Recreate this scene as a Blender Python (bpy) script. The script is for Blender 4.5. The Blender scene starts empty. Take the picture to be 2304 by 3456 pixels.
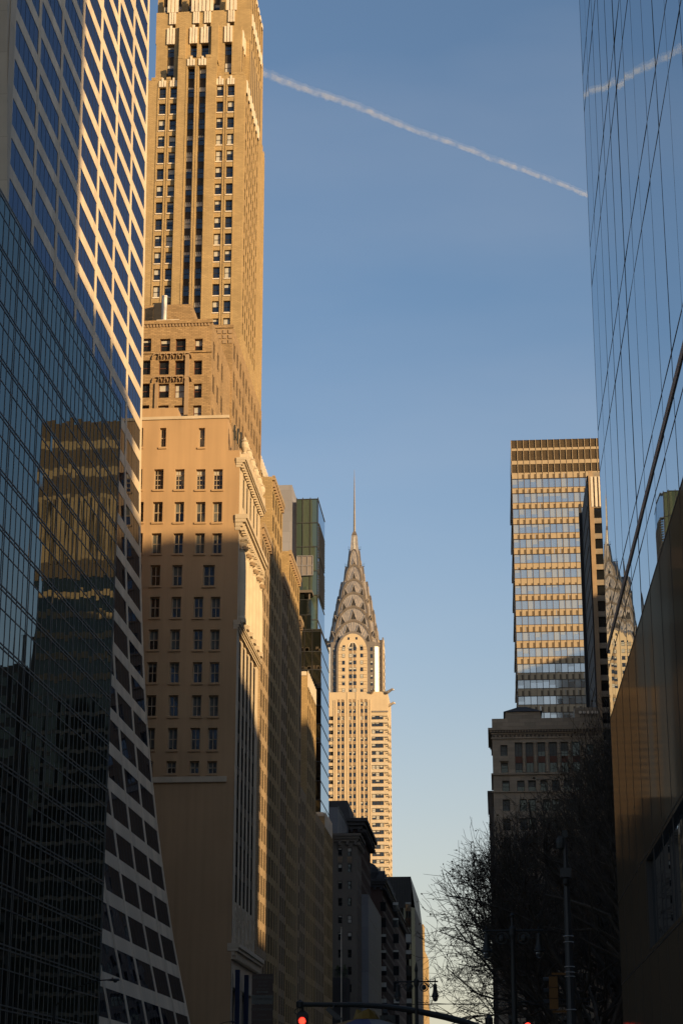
import bpy, bmesh, math, random
from mathutils import Vector, Matrix
random.seed(7)
S = bpy.context.scene
R = math.radians

# ------------------------------------------------------------------ camera
F, VPX, HY = 6500.0, 1685.0, 3800.0          # lens in photo pixels, street vanishing point, eye level
PITCH = math.atan((HY - 1728) / F)
YAW = math.atan((VPX - 1152) / F * math.cos(PITCH))
cam = bpy.data.objects.new('camera', bpy.data.cameras.new('camera'))
S.collection.objects.link(cam)
cam.location = (0, 0, 1.7)
cam.rotation_euler = (math.pi / 2 + PITCH, 0, YAW)
cam.data.sensor_fit = 'VERTICAL'
cam.data.sensor_height = 36
cam.data.lens = F / 3456 * 36
cam.data.clip_start = 0.1
cam.data.clip_end = 60000
S.camera = cam

# ------------------------------------------------------------------ light
SUN_AZ, SUN_EL = R(50), R(13.5)                 # azimuth: from straight behind the camera towards its right
TO_SUN = Vector((math.sin(SUN_AZ) * math.cos(SUN_EL), -math.cos(SUN_AZ) * math.cos(SUN_EL), math.sin(SUN_EL)))
w = bpy.data.worlds.new('World'); S.world = w; w.use_nodes = True
nt = w.node_tree; nt.nodes.clear()
out = nt.nodes.new('ShaderNodeOutputWorld'); bg = nt.nodes.new('ShaderNodeBackground')
sky = nt.nodes.new('ShaderNodeTexSky'); sky.sky_type = 'NISHITA'; sky.sun_disc = False
sky.sun_elevation = SUN_EL
sky.sun_rotation = math.atan2(TO_SUN.x, TO_SUN.y)
sky.air_density = 1.0; sky.dust_density = 0.9; sky.ozone_density = 2.0
bg.inputs['Strength'].default_value = 0.084
# thin high cirrus veils: soft white streaks across the sky
tc = nt.nodes.new('ShaderNodeTexCoord')
mp = nt.nodes.new('ShaderNodeMapping'); mp.inputs['Scale'].default_value = (1.0, 3.0, 3.2); mp.inputs['Rotation'].default_value = (0.5, 0.35, 0.3)
nz = nt.nodes.new('ShaderNodeTexNoise'); nz.inputs['Scale'].default_value = 2.2; nz.inputs['Detail'].default_value = 5
rp = nt.nodes.new('ShaderNodeValToRGB'); rp.color_ramp.elements[0].position = 0.42; rp.color_ramp.elements[1].position = 0.8
rp.color_ramp.elements[1].color = (0.13, 0.13, 0.13, 1)
mx = nt.nodes.new('ShaderNodeMix'); mx.data_type = 'RGBA'
mx.inputs[7].default_value = (5.2, 4.9, 4.7, 1)
nt.links.new(tc.outputs['Generated'], mp.inputs['Vector']); nt.links.new(mp.outputs[0], nz.inputs['Vector'])
nt.links.new(nz.outputs[0], rp.inputs[0]); nt.links.new(rp.outputs[0], mx.inputs[0])
nt.links.new(sky.outputs[0], mx.inputs[6]); # cream horizon haze
sz = nt.nodes.new('ShaderNodeSeparateXYZ'); nt.links.new(tc.outputs['Generated'], sz.inputs[0])
hz = nt.nodes.new('ShaderNodeMapRange'); hz.interpolation_type = 'SMOOTHSTEP'
hz.inputs['From Min'].default_value = 0.34; hz.inputs['From Max'].default_value = 0.02; hz.inputs['To Min'].default_value = 0.0; hz.inputs['To Max'].default_value = 0.55
mh = nt.nodes.new('ShaderNodeMix'); mh.data_type = 'RGBA'; mh.inputs[7].default_value = (4.8, 3.9, 2.9, 1)
nt.links.new(sz.outputs[2], hz.inputs[0]); nt.links.new(hz.outputs[0], mh.inputs[0]); nt.links.new(mx.outputs[2], mh.inputs[6])
nt.links.new(mh.outputs[2], bg.inputs['Color']); nt.links.new(bg.outputs[0], out.inputs[0])
sun = bpy.data.objects.new('sun', bpy.data.lights.new('sun', 'SUN'))
S.collection.objects.link(sun)
sun.data.energy = 4.2; sun.data.angle = R(0.53); sun.data.color = (1.0, 0.69, 0.34)
sun.rotation_euler = TO_SUN.to_track_quat('Z', 'Y').to_euler()
sun.location = (300, -300, 200)
S.view_settings.view_transform = 'Standard'; S.view_settings.look = 'None'
S.view_settings.exposure = 0.85; S.view_settings.gamma = 1
S.cycles.max_bounces = 7; S.cycles.glossy_bounces = 4; S.cycles.volume_bounces = 0
S.cycles.use_denoising = True

# ------------------------------------------------------------------ survey: photo pixel + known distance -> world
_f = Vector((-math.sin(YAW) * math.cos(PITCH), math.cos(YAW) * math.cos(PITCH), math.sin(PITCH)))
_r = Vector((math.cos(YAW), math.sin(YAW), 0)); _u = _r.cross(_f)
def ray(px, py): return _f + _r * ((px - 1152) / F) - _u * ((py - 1728) / F)
def A(px, py, Y):
    r = ray(px, py); t = Y / r.y; return (r.x * t, 1.7 + r.z * t)
def SX(px, py, X):
    r = ray(px, py); t = X / r.x; return (r.y * t, 1.7 + r.z * t)
def Z1(x, y): return x / 1.742, y / 1.742
def Z2(x, y): return x / 1.742, 1000 + y / 1.742
def Z3(x, y): return x / 1.6155, 2000 + y / 1.6155
def Z4(x, y): return 800 + x / 2.24, 1500 + y / 2.24
def Z5(x, y): return 800 + x / 2.24, 2500 + y / 2.24
def ZR(x, y): return 1600 + x / 2.138, 1400 + y / 2.138
def ZB(x, y): return 1400 + x / 1.7345, 2400 + y / 1.7345
def L(x, y): return x * 1.46939, y * 1.46939

# ------------------------------------------------------------------ materials
def newmat(name):
    m = bpy.data.materials.new(name); m.use_nodes = True
    n = m.node_tree; n.nodes.clear()
    o = n.nodes.new('ShaderNodeOutputMaterial')
    return m, n, o
def stone(name, col, var=0.18, rough=0.85, scale=0.35, streak=0.5, brick=0.0, spec=0.3, joint=None):
    """masonry: mottled base colour, vertical weather streaks, optional brick courses / slab joints"""
    m, n, o = newmat(name)
    p = n.nodes.new('ShaderNodeBsdfPrincipled'); p.inputs['Roughness'].default_value = rough
    p.inputs['Specular IOR Level'].default_value = spec
    t = n.nodes.new('ShaderNodeTexCoord')
    a = n.nodes.new('ShaderNodeTexNoise'); a.inputs['Scale'].default_value = scale; a.inputs['Detail'].default_value = 6
    n.links.new(t.outputs['Object'], a.inputs['Vector'])
    mpp = n.nodes.new('ShaderNodeMapping'); mpp.inputs['Scale'].default_value = (1.6, 1.6, 0.07)
    n.links.new(t.outputs['Object'], mpp.inputs[0])
    b = n.nodes.new('ShaderNodeTexNoise'); b.inputs['Scale'].default_value = 1.0; b.inputs['Detail'].default_value = 4
    n.links.new(mpp.outputs[0], b.inputs['Vector'])
    ad = n.nodes.new('ShaderNodeMath'); ad.operation = 'MULTIPLY_ADD'; ad.inputs[1].default_value = streak
    n.links.new(b.outputs[0], ad.inputs[0]); n.links.new(a.outputs[0], ad.inputs[2])
    mr = n.nodes.new('ShaderNodeMapRange')
    mr.inputs['From Min'].default_value = 0.3 + 0.3 * streak; mr.inputs['From Max'].default_value = 0.7 + 0.7 * streak
    mr.inputs['To Min'].default_value = 1 - var; mr.inputs['To Max'].default_value = 1 + var
    n.links.new(ad.outputs[0], mr.inputs[0])
    fac = mr.outputs[0]
    if brick or joint:
        sx = n.nodes.new('ShaderNodeSeparateXYZ'); n.links.new(t.outputs['Object'], sx.inputs[0])
        s2 = n.nodes.new('ShaderNodeMath'); s2.operation = 'ADD'
        n.links.new(sx.outputs[0], s2.inputs[0]); n.links.new(sx.outputs[1], s2.inputs[1])
        cx = n.nodes.new('ShaderNodeCombineXYZ'); n.links.new(s2.outputs[0], cx.inputs[0]); n.links.new(sx.outputs[2], cx.inputs[1])
        bt = n.nodes.new('ShaderNodeTexBrick')
        bw, bh = joint if joint else (0.6, 0.2)
        bt.inputs['Scale'].default_value = 1.0
        bt.inputs['Brick Width'].default_value = bw; bt.inputs['Row Height'].default_value = bh
        bt.inputs['Mortar Size'].default_value = 0.02 if joint else 0.035
        k = brick if brick else 0.12
        bt.inputs['Color1'].default_value = (1 - k, 1 - k, 1 - k, 1); bt.inputs['Color2'].default_value = (1 + k, 1 + k, 1 + k, 1)
        bt.inputs['Mortar'].default_value = (0.72, 0.7, 0.68, 1)
        n.links.new(cx.outputs[0], bt.inputs['Vector'])
        mu = n.nodes.new('ShaderNodeMath'); mu.operation = 'MULTIPLY'
        n.links.new(fac, mu.inputs[0]); n.links.new(bt.outputs['Color'], mu.inputs[1]); fac = mu.outputs[0]
    vm = n.nodes.new('ShaderNodeVectorMath'); vm.operation = 'SCALE'
    vm.inputs[0].default_value = col; n.links.new(fac, vm.inputs['Scale'])
    n.links.new(vm.outputs[0], p.inputs['Base Color'])
    n.links.new(p.outputs[0], o.inputs[0])
    return m
def glass(name, body, tint, refl, rough=0.015, wave=0.0, wscale=0.5, stretch=(1, 1, 1), power=1.0):
    """window glass seen from outside: dark room behind, mirror reflection on top, a little roller-wave distortion"""
    m, n, o = newmat(name)
    d = n.nodes.new('ShaderNodeBsdfDiffuse'); d.inputs[0].default_value = (*body, 1)
    g = n.nodes.new('ShaderNodeBsdfGlossy'); g.inputs[0].default_value = (*tint, 1); g.inputs['Roughness'].default_value = rough
    fr = n.nodes.new('ShaderNodeFresnel'); fr.inputs[0].default_value = 1.5
    mr = n.nodes.new('ShaderNodeMapRange'); mr.inputs['To Min'].default_value = refl; mr.inputs['To Max'].default_value = power
    n.links.new(fr.outputs[0], mr.inputs[0])
    mxs = n.nodes.new('ShaderNodeMixShader'); n.links.new(mr.outputs[0], mxs.inputs[0])
    n.links.new(d.outputs[0], mxs.inputs[1]); n.links.new(g.outputs[0], mxs.inputs[2])
    if wave:
        t = n.nodes.new('ShaderNodeTexCoord'); mpp = n.nodes.new('ShaderNodeMapping'); mpp.inputs['Scale'].default_value = stretch
        nn = n.nodes.new('ShaderNodeTexNoise'); nn.inputs['Scale'].default_value = wscale; nn.inputs['Detail'].default_value = 1.5
        bu = n.nodes.new('ShaderNodeBump'); bu.inputs['Distance'].default_value = wave; bu.inputs['Strength'].default_value = 1
        n.links.new(t.outputs['Object'], mpp.inputs[0]); n.links.new(mpp.outputs[0], nn.inputs['Vector'])
        n.links.new(nn.outputs[0], bu.inputs['Height']); n.links.new(bu.outputs[0], g.inputs['Normal'])
    n.links.new(mxs.outputs[0], o.inputs[0])
    return m
def metal(name, col, rough=0.4, var=0.2, metallic=1.0, scale=0.8):
    m, n, o = newmat(name)
    p = n.nodes.new('ShaderNodeBsdfPrincipled'); p.inputs['Metallic'].default_value = metallic
    t = n.nodes.new('ShaderNodeTexCoord')
    a = n.nodes.new('ShaderNodeTexNoise'); a.inputs['Scale'].default_value = scale; a.inputs['Detail'].default_value = 5
    n.links.new(t.outputs['Object'], a.inputs['Vector'])
    mr = n.nodes.new('ShaderNodeMapRange'); mr.inputs['To Min'].default_value = 1 - var; mr.inputs['To Max'].default_value = 1 + var
    mr.inputs['From Min'].default_value = 0.3; mr.inputs['From Max'].default_value = 0.7
    n.links.new(a.outputs[0], mr.inputs[0])
    vm = n.nodes.new('ShaderNodeVectorMath'); vm.operation = 'SCALE'; vm.inputs[0].default_value = col
    n.links.new(mr.outputs[0], vm.inputs['Scale']); n.links.new(vm.outputs[0], p.inputs['Base Color'])
    r2 = n.nodes.new('ShaderNodeMapRange'); r2.inputs['To Min'].default_value = rough * 0.8; r2.inputs['To Max'].default_value = min(1, rough * 1.3)
    n.links.new(a.outputs[0], r2.inputs[0]); n.links.new(r2.outputs[0], p.inputs['Roughness'])
    n.links.new(p.outputs[0], o.inputs[0])
    return m

M = {
 'travertine': stone('travertine', (0.58, 0.48, 0.355), 0.07, 0.6, 0.5, 0.8, joint=(1.4, 50.0)),
 'travertine_fin': stone('travertine_fin', (0.46, 0.38, 0.28), 0.12, 0.7, 0.4, 0.5, joint=(30.0, 3.6)),
 'stucco': stone('stucco', (0.375, 0.250, 0.142), 0.15, 0.9, 0.16, 0.9),
 'limestone': stone('limestone', (0.47, 0.39, 0.29), 0.12, 0.85, 0.6, 0.5),
 'brick_tan': stone('brick_tan', (0.33, 0.245, 0.155), 0.12, 0.9, 0.25, 0.5, brick=0.14),
 'brick_brown': stone('brick_brown', (0.31, 0.208, 0.110), 0.2, 0.9, 0.3, 0.5, brick=0.22),
 'brick_gold': stone('brick_gold', (0.365, 0.258, 0.130), 0.16, 0.9, 0.3, 0.5, brick=0.13),
 'crest_stone': stone('crest_stone', (0.60, 0.52, 0.42), 0.15, 0.7, 0.8, 0.3),
 'terra_trim': stone('terra_trim', (0.30, 0.21, 0.13), 0.15, 0.8, 0.5, 0.3),
 'grey_brick': stone('grey_brick', (0.48, 0.375, 0.25), 0.08, 0.85, 0.2, 0.5),
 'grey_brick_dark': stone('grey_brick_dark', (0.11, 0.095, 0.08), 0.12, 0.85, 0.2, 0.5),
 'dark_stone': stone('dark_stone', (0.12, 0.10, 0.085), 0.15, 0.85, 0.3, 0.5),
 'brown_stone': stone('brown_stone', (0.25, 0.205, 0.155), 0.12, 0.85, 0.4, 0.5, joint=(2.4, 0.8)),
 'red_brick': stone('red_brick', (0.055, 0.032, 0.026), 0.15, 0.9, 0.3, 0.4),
 'slate_roof': stone('slate_roof', (0.035, 0.033, 0.035), 0.2, 0.8, 0.5, 0.3),
 'white_panel': stone('white_panel', (0.23, 0.225, 0.25), 0.04, 0.6, 0.2, 0.3, joint=(5.5, 2.1)),
 'blue_panel': stone('blue_panel', (0.13, 0.135, 0.15), 0.06, 0.6, 0.2, 0.3, joint=(40.0, 4.5)),
 'gold_panel': stone('gold_panel', (0.35, 0.27, 0.175), 0.07, 0.5, 0.8, 0.2),
 'bronze_louvre': stone('bronze_louvre', (0.10, 0.07, 0.04), 0.15, 0.5, 0.8, 0.2),
 'bronze_edge': stone('bronze_edge', (0.08, 0.055, 0.035), 0.1, 0.5, 0.4, 0.3),
 'asphalt': stone('asphalt', (0.05, 0.05, 0.05), 0.2, 0.9, 3.0, 0.0),
 'concrete': stone('concrete', (0.25, 0.24, 0.22), 0.15, 0.9, 1.5, 0.0, joint=(1.5, 1.5)),
 'soil': stone('soil', (0.09, 0.08, 0.06), 0.25, 0.95, 0.5, 0.0),
 'roofing': stone('roofing', (0.12, 0.11, 0.10), 0.2, 0.95, 0.5, 0.0),
 'curtain_glass': glass('curtain_glass', (0.006, 0.009, 0.011), (0.47, 0.54, 0.53), 0.28, 0.01, 0.0035, 0.45, (1, 1, 0.35), 0.95),
 'grace_glass': glass('grace_glass', (0.010, 0.011, 0.016), (0.50, 0.58, 0.76), 0.08, 0.01, 0.0016, 0.35, (1, 1, 0.4), 0.82),
 'mirror_glass': glass('mirror_glass', (0.01, 0.018, 0.026), (0.78, 0.84, 0.88), 0.70, 0.006, 0.0030, 0.30, (1, 1, 0.25), 0.98),
 'bronze_glass': glass('bronze_glass', (0.075, 0.057, 0.040), (0.42, 0.36, 0.28), 0.05, 0.06, 0.010, 0.30, (1, 1, 0.25), 0.27),
 'window_glass': glass('window_glass', (0.012, 0.013, 0.015), (0.70, 0.76, 0.82), 0.055, 0.05, 0.004, 0.6),
 'pale_glass': glass('pale_glass', (0.13, 0.145, 0.155), (0.86, 0.86, 0.86), 0.50, 0.04, 0.004, 0.4),
 'pale_blind': glass('pale_blind', (0.26, 0.27, 0.26), (0.86, 0.86, 0.86), 0.30, 0.08),
 'green_glass': glass('green_glass', (0.050, 0.072, 0.060), (0.50, 0.60, 0.58), 0.10, 0.02, 0.006, 0.3),
 'blue_glass': glass('blue_glass', (0.02, 0.03, 0.04), (0.75, 0.85, 0.95), 0.45, 0.01, 0.002, 0.3),
 'black_glass': glass('black_glass', (0.008, 0.010, 0.009), (0.4, 0.42, 0.38), 0.07, 0.03, 0.004, 0.5),
 'blind': stone('blind', (0.40, 0.38, 0.34), 0.06, 0.7, 2.0, 0.0),
 'panel_grey': stone('panel_grey', (0.20, 0.175, 0.165), 0.1, 0.5, 0.5, 0.2),
 'dim_blind': stone('dim_blind', (0.09, 0.095, 0.09), 0.2, 0.7, 2.0, 0.0),
 'side_glass': glass('side_glass', (0.012, 0.010, 0.009), (0.6, 0.62, 0.66), 0.01, 0.1, 0.004, 0.6, (1, 1, 1), 0.14),
 'sash_dark': stone('sash_dark', (0.035, 0.032, 0.030), 0.1, 0.5, 2.0, 0.0),
 'sash_tan': stone('sash_tan', (0.33, 0.26, 0.18), 0.1, 0.6, 2.0, 0.0),
 'sash_red': stone('sash_red', (0.10, 0.04, 0.025), 0.1, 0.6, 2.0, 0.0),
 'spandrel': stone('spandrel', (0.055, 0.042, 0.028), 0.3, 0.6, 1.2, 0.3),
 'mullion': metal('mullion', (0.15, 0.155, 0.155), 0.45, 0.1, 0.4),
 'mullion_dark': metal('mullion_dark', (0.02, 0.018, 0.018), 0.5, 0.1, 0.2),
 'pink_strip': metal('pink_strip', (0.26, 0.20, 0.17), 0.5, 0.1, 0.2),
 'steel': metal('steel', (0.37, 0.32, 0.27), 0.38, 0.18, 0.5, 0.5),
 'steel_rib': metal('steel_rib', (0.46, 0.39, 0.32), 0.35, 0.15, 0.5, 0.5),
 'steel_dark': metal('steel_dark', (0.15, 0.12, 0.092), 0.45, 0.15, 0.3, 0.5),
 'steel_bright': metal('steel_bright', (0.92, 0.86, 0.72), 0.30, 0.06, 0.35, 0.3),
 'steel_clad': stone('steel_clad', (0.16, 0.14, 0.13), 0.2, 0.5, 0.6, 0.3),
 'pipe_steel': metal('pipe_steel', (0.45, 0.42, 0.38), 0.4, 0.2, 0.8),
 'iron': metal('iron', (0.008, 0.009, 0.009), 0.6, 0.2, 0.0),
 'galvanised': metal('galvanised', (0.032, 0.033, 0.035), 0.5, 0.2, 0.2),
 'lamp_glass': glass('lamp_glass', (0.04, 0.04, 0.04), (0.5, 0.5, 0.5), 0.05, 0.2),
 'signal_yellow': stone('signal_yellow', (0.11, 0.045, 0.004), 0.1, 0.5, 2.0, 0.0),
 'sign_red': stone('sign_red', (0.012, 0.002, 0.002), 0.1, 0.5, 2.0, 0.0),
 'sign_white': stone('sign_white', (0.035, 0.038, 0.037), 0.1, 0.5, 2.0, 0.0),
 'sign_ink': stone('sign_ink', (0.008, 0.008, 0.008), 0.1, 0.6, 2.0, 0.0),
 'sign_back': stone('sign_back', (0.02, 0.018, 0.017), 0.1, 0.6, 2.0, 0.0),
 'banner_blue': stone('banner_blue', (0.012, 0.02, 0.05), 0.1, 0.8, 1.0, 0.3),
 'bark': stone('bark', (0.075, 0.062, 0.050), 0.45, 0.95, 1.6, 0.2),
 'leaf_brown': stone('leaf_brown', (0.07, 0.045, 0.02), 0.3, 0.8, 2.0, 0.0),
 'shrub': stone('shrub', (0.05, 0.07, 0.03), 0.3, 0.9, 1.0, 0.0),
 'umbrella_yellow': stone('umbrella_yellow', (0.10, 0.06, 0.008), 0.1, 0.8, 3.0, 0.0),
 'umbrella_blue': stone('umbrella_blue', (0.03, 0.035, 0.09), 0.1, 0.8, 3.0, 0.0),
 'umbrella_white': stone('umbrella_white', (0.12, 0.12, 0.13), 0.1, 0.8, 3.0, 0.0),
 'umbrella_orange': stone('umbrella_orange', (0.12, 0.06, 0.015), 0.1, 0.8, 3.0, 0.0),
}
m, n, o = newmat('signal_lit')
e = n.nodes.new('ShaderNodeEmission'); lw = n.nodes.new('ShaderNodeLayerWeight'); lw.inputs[0].default_value = 0.35
cr = n.nodes.new('ShaderNodeValToRGB'); cr.color_ramp.elements[0].color = (1.0, 0.05, 0.025, 1); cr.color_ramp.elements[1].color = (0.9, 0.01, 0.01, 1)
n.links.new(lw.outputs['Facing'], cr.inputs[0]); n.links.new(cr.outputs[0], e.inputs[0]); e.inputs[1].default_value = 1.6
n.links.new(e.outputs[0], o.inputs[0]); M['signal_lit'] = m

# ------------------------------------------------------------------ mesh builder
class MB:
    def __init__(s): s.v = []; s.f = []; s.m = []; s.mats = []
    def mi(s, m):
        if m not in s.mats: s.mats.append(m)
        return s.mats.index(m)
    def quad(s, a, b, c, d, m):
        i = len(s.v); s.v += [tuple(a), tuple(b), tuple(c), tuple(d)]; s.f.append((i, i + 1, i + 2, i + 3)); s.m.append(s.mi(m))
    def tri(s, a, b, c, m):
        i = len(s.v); s.v += [tuple(a), tuple(b), tuple(c)]; s.f.append((i, i + 1, i + 2)); s.m.append(s.mi(m))
    def hexa(s, p, m, skip=()):
        """p: 8 corners, 0-3 bottom ring, 4-7 top ring"""
        i = len(s.v); s.v += [tuple(q) for q in p]; k = s.mi(m)
        for j, f in enumerate(((3, 2, 1, 0), (4, 5, 6, 7), (0, 1, 5, 4), (1, 2, 6, 5), (2, 3, 7, 6), (3, 0, 4, 7))):
            if j in skip: continue
            s.f.append(tuple(i + q for q in f)); s.m.append(k)
    def box(s, x0, x1, y0, y1, z0, z1, m):
        s.hexa([(x0, y0, z0), (x1, y0, z0), (x1, y1, z0), (x0, y1, z0), (x0, y0, z1), (x1, y0, z1), (x1, y1, z1), (x0, y1, z1)], m)
    def frustum(s, x0, x1, y0, y1, z0, X0, X1, Y0, Y1, z1, m):
        s.hexa([(x0, y0, z0), (x1, y0, z0), (x1, y1, z0), (x0, y1, z0), (X0, Y0, z1), (X1, Y0, z1), (X1, Y1, z1), (X0, Y1, z1)], m)
    def ring(s, pts_list, m, cap=True, closed=True):
        """loft through equal-length rings"""
        i = len(s.v); n_ = len(pts_list[0]); k = s.mi(m)
        for r_ in pts_list: s.v += [tuple(q) for q in r_]
        for a in range(len(pts_list) - 1):
            for b in range(n_ if closed else n_ - 1):
                c = (b + 1) % n_
                s.f.append((i + a * n_ + b, i + a * n_ + c, i + (a + 1) * n_ + c, i + (a + 1) * n_ + b)); s.m.append(k)
        if cap:
            s.f.append(tuple(i + q for q in reversed(range(n_)))); s.m.append(k)
            s.f.append(tuple(i + (len(pts_list) - 1) * n_ + q for q in range(n_))); s.m.append(k)
    def lathe(s, cx, cy, prof, m, n_=12):
        s.ring([[(cx + r * math.cos(2 * math.pi * q / n_), cy + r * math.sin(2 * math.pi * q / n_), z) for q in range(n_)] for r, z in prof], m)
    def tube(s, pts, rad, m, n_=6, cap=True):
        rings = []
        pts = [Vector(p) for p in pts]
        if not hasattr(rad, '__len__'): rad = [rad] * len(pts)
        ref = None
        for j, p in enumerate(pts):
            d = (pts[min(j + 1, len(pts) - 1)] - pts[max(j - 1, 0)]).normalized()
            if ref is None: ref = Vector((0, 0, 1)) if abs(d.z) < 0.9 else Vector((1, 0, 0))
            a = d.cross(ref).normalized(); b = a.cross(d); ref = b
            rings.append([p + (a * math.cos(2 * math.pi * q / n_) + b * math.sin(2 * math.pi * q / n_)) * rad[j] for q in range(n_)])
        s.ring(rings, m, cap)
    def build(s, name, parent=None, smooth=False, kind=None):
        off = parent_world(parent) if parent else Vector((0, 0, 0))
        me = bpy.data.meshes.new(name)
        me.from_pydata([(v[0] - off.x, v[1] - off.y, v[2] - off.z) for v in s.v], [], s.f)
        for k in s.mats: me.materials.append(M[k])
        me.polygons.foreach_set('material_index', s.m)
        if smooth: me.polygons.foreach_set('use_smooth', [True] * len(s.f))
        me.update()
        ob = bpy.data.objects.new(name, me); S.collection.objects.link(ob)
        if parent: ob.parent = parent
        if kind: ob['kind'] = kind
        return ob
def parent_world(o):
    v = Vector((0, 0, 0))
    while o: v += o.location; o = o.parent
    return v
def thing(name, label, cat, loc, group=None):
    o = bpy.data.objects.new(name, None); S.collection.objects.link(o)
    o.location = loc; o.empty_display_size = 0.5
    o['label'] = label; o['category'] = cat
    if group: o['group'] = group
    return o

class Fr:
    """a vertical facade plane: origin, direction u, outward normal on the right-hand side of u"""
    def __init__(s, x, y, th): s.x, s.y, s.th = x, y, th; s.c, s.s = math.cos(th), math.sin(th)
    def P(s, u, z, d=0): return (s.x + s.c * u + s.s * d, s.y + s.s * u - s.c * d, z)
def west(x, y): return Fr(x, y, 0)              # faces the camera, u to the right
def south(x, y): return Fr(x, y, math.pi / 2)   # faces +x, u away from the camera
def north(x, y): return Fr(x, y, -math.pi / 2)  # faces -x, u towards the camera

def fbox(mb, fr, u0, u1, z0, z1, d0, d1, m):
    P = fr.P
    mb.hexa([P(u0, z0, d1), P(u1, z0, d1), P(u1, z0, d0), P(u0, z0, d0), P(u0, z1, d1), P(u1, z1, d1), P(u1, z1, d0), P(u0, z1, d0)], m)
def wall(mb, fr, u0, u1, z0, z1, ops, depth=0.3, m='stone', mr=None):
    mr = mr or m; P = fr.P
    ops = [(max(a, u0), min(b, u1), max(c, z0), min(d, z1)) for a, b, c, d in ops if b > u0 and a < u1 and d > z0 and c < z1]
    zs = sorted({round(q, 4) for q in [z0, z1] + [o_[2] for o_ in ops] + [o_[3] for o_ in ops]})
    for za, zb in zip(zs, zs[1:]):
        if zb - za < 1e-3: continue
        zm = (za + zb) / 2; cur = u0
        for a, b in sorted((o_[0], o_[1]) for o_ in ops if o_[2] <= zm <= o_[3]):
            if a > cur + 1e-4: mb.quad(P(cur, za), P(a, za), P(a, zb), P(cur, zb), m)
            cur = max(cur, b)
        if cur < u1 - 1e-4: mb.quad(P(cur, za), P(u1, za), P(u1, zb), P(cur, zb), m)
    for a, b, c, d in ops:
        mb.quad(P(a, c, -depth), P(a, c), P(a, d), P(a, d, -depth), mr)
        mb.quad(P(b, c), P(b, c, -depth), P(b, d, -depth), P(b, d), mr)
        mb.quad(P(a, d), P(b, d), P(b, d, -depth), P(a, d, -depth), mr)
        mb.quad(P(a, c, -depth), P(b, c, -depth), P(b, c), P(a, c), mr)
def mass(mb, side, x0, x1, y0, y1, z0, z1, m, wops=(), sops=(), depth=0.3, mr=None, roof='roofing'):
    """block with openings on its west (camera) face and on its street face; side='L' street face x1, 'R' street face x0.
    wops in world x, sops in world y"""
    wall(mb, west(x0, y0), 0, x1 - x0, z0, z1, [(a - x0, b - x0, c, d) for a, b, c, d in wops], depth, m, mr)
    if side == 'L':
        wall(mb, south(x1, y0), 0, y1 - y0, z0, z1, [(a - y0, b - y0, c, d) for a, b, c, d in sops], depth, m, mr)
        wall(mb, north(x0, y1), 0, y1 - y0, z0, z1, [], depth, m)
    else:
        wall(mb, north(x0, y1), 0, y1 - y0, z0, z1, [(y1 - b, y1 - a, c, d) for a, b, c, d in sops], depth, m, mr)
        wall(mb, south(x1, y0), 0, y1 - y0, z0, z1, [], depth, m)
    mb.quad((x1, y1, z0), (x0, y1, z0), (x0, y1, z1), (x1, y1, z1), m)
    mb.quad((x0, y0, z1), (x1, y0, z1), (x1, y1, z1), (x0, y1, z1), roof)
def cap(mb, x0, x1, y0, y1, z, h, out, m):
    """projecting course round the top of a block, as four strips"""
    mb.box(x0 - out, x1 + out, y0 - out, y1 + out, z, z + h, m)

# ---- windows: every one an object of its own (the hundred largest of a building), the rest one mesh
_cache = {}
def win_geo(mb, T, w, h, style, blind):
    fm, gm, t, lites = STYLES[style][:4]
    def q(x0, x1, z0, z1, y, m): mb.quad(T(x0, y, z0), T(x1, y, z0), T(x1, y, z1), T(x0, y, z1), m)
    q(0, w, 0, h, 0, gm)
    bm = STYLES[style][4] if len(STYLES[style]) > 4 else 'blind'
    if blind > 0: q(t * .8, w - t * .8, h * (1 - blind), h - t * .8, -0.012, bm)
    def bar(x0, x1, z0, z1, d=0.06):
        mb.hexa([T(x0, -d, z0), T(x1, -d, z0), T(x1, 0, z0), T(x0, 0, z0), T(x0, -d, z1), T(x1, -d, z1), T(x1, 0, z1), T(x0, 0, z1)], fm, skip=(4,))
    if t > 0:
        bar(0, t, 0, h); bar(w - t, w, 0, h); bar(t, w - t, 0, t); bar(t, w - t, h - t, h)
        cols, rows = lites
        for k in range(1, cols):
            x = w * k / cols; bar(x - t * .35, x + t * .35, t, h - t, 0.04)
        for k in range(1, rows):
            z = h * k / rows; bar(t, w - t, z - t * .4, z + t * .4, 0.075)
STYLES = {
 'flat': ('sash_dark', 'side_glass', 0, (1, 1)), 'flatred': ('sash_red', 'side_glass', 0, (1, 1)),
 'sash': ('sash_dark', 'window_glass', 0.10, (1, 2)),
 'sash2': ('sash_dark', 'window_glass', 0.10, (2, 2)),
 'tan': ('sash_tan', 'window_glass', 0.13, (2, 2), 'dim_blind'),
 'tanmulti': ('sash_tan', 'window_glass', 0.10, (3, 4)),
 'red': ('sash_red', 'window_glass', 0.10, (1, 2)),
 'plain': ('sash_dark', 'window_glass', 0.07, (1, 1)),
 'strip': ('mullion', 'grace_glass', 0.07, (5, 1)),
 'pale': ('bronze_edge', 'pale_glass', 0.06, (1, 1), 'pale_blind'),
 'dim': ('sash_dark', 'black_glass', 0.12, (1, 2), 'dim_blind'), 'dim2': ('sash_dark', 'black_glass', 0.10, (2, 2), 'dim_blind'),
 'black': ('mullion_dark', 'black_glass', 0.08, (1, 1)),
 'tri': ('steel', 'window_glass', 0.10, (1, 1)),
}
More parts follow.
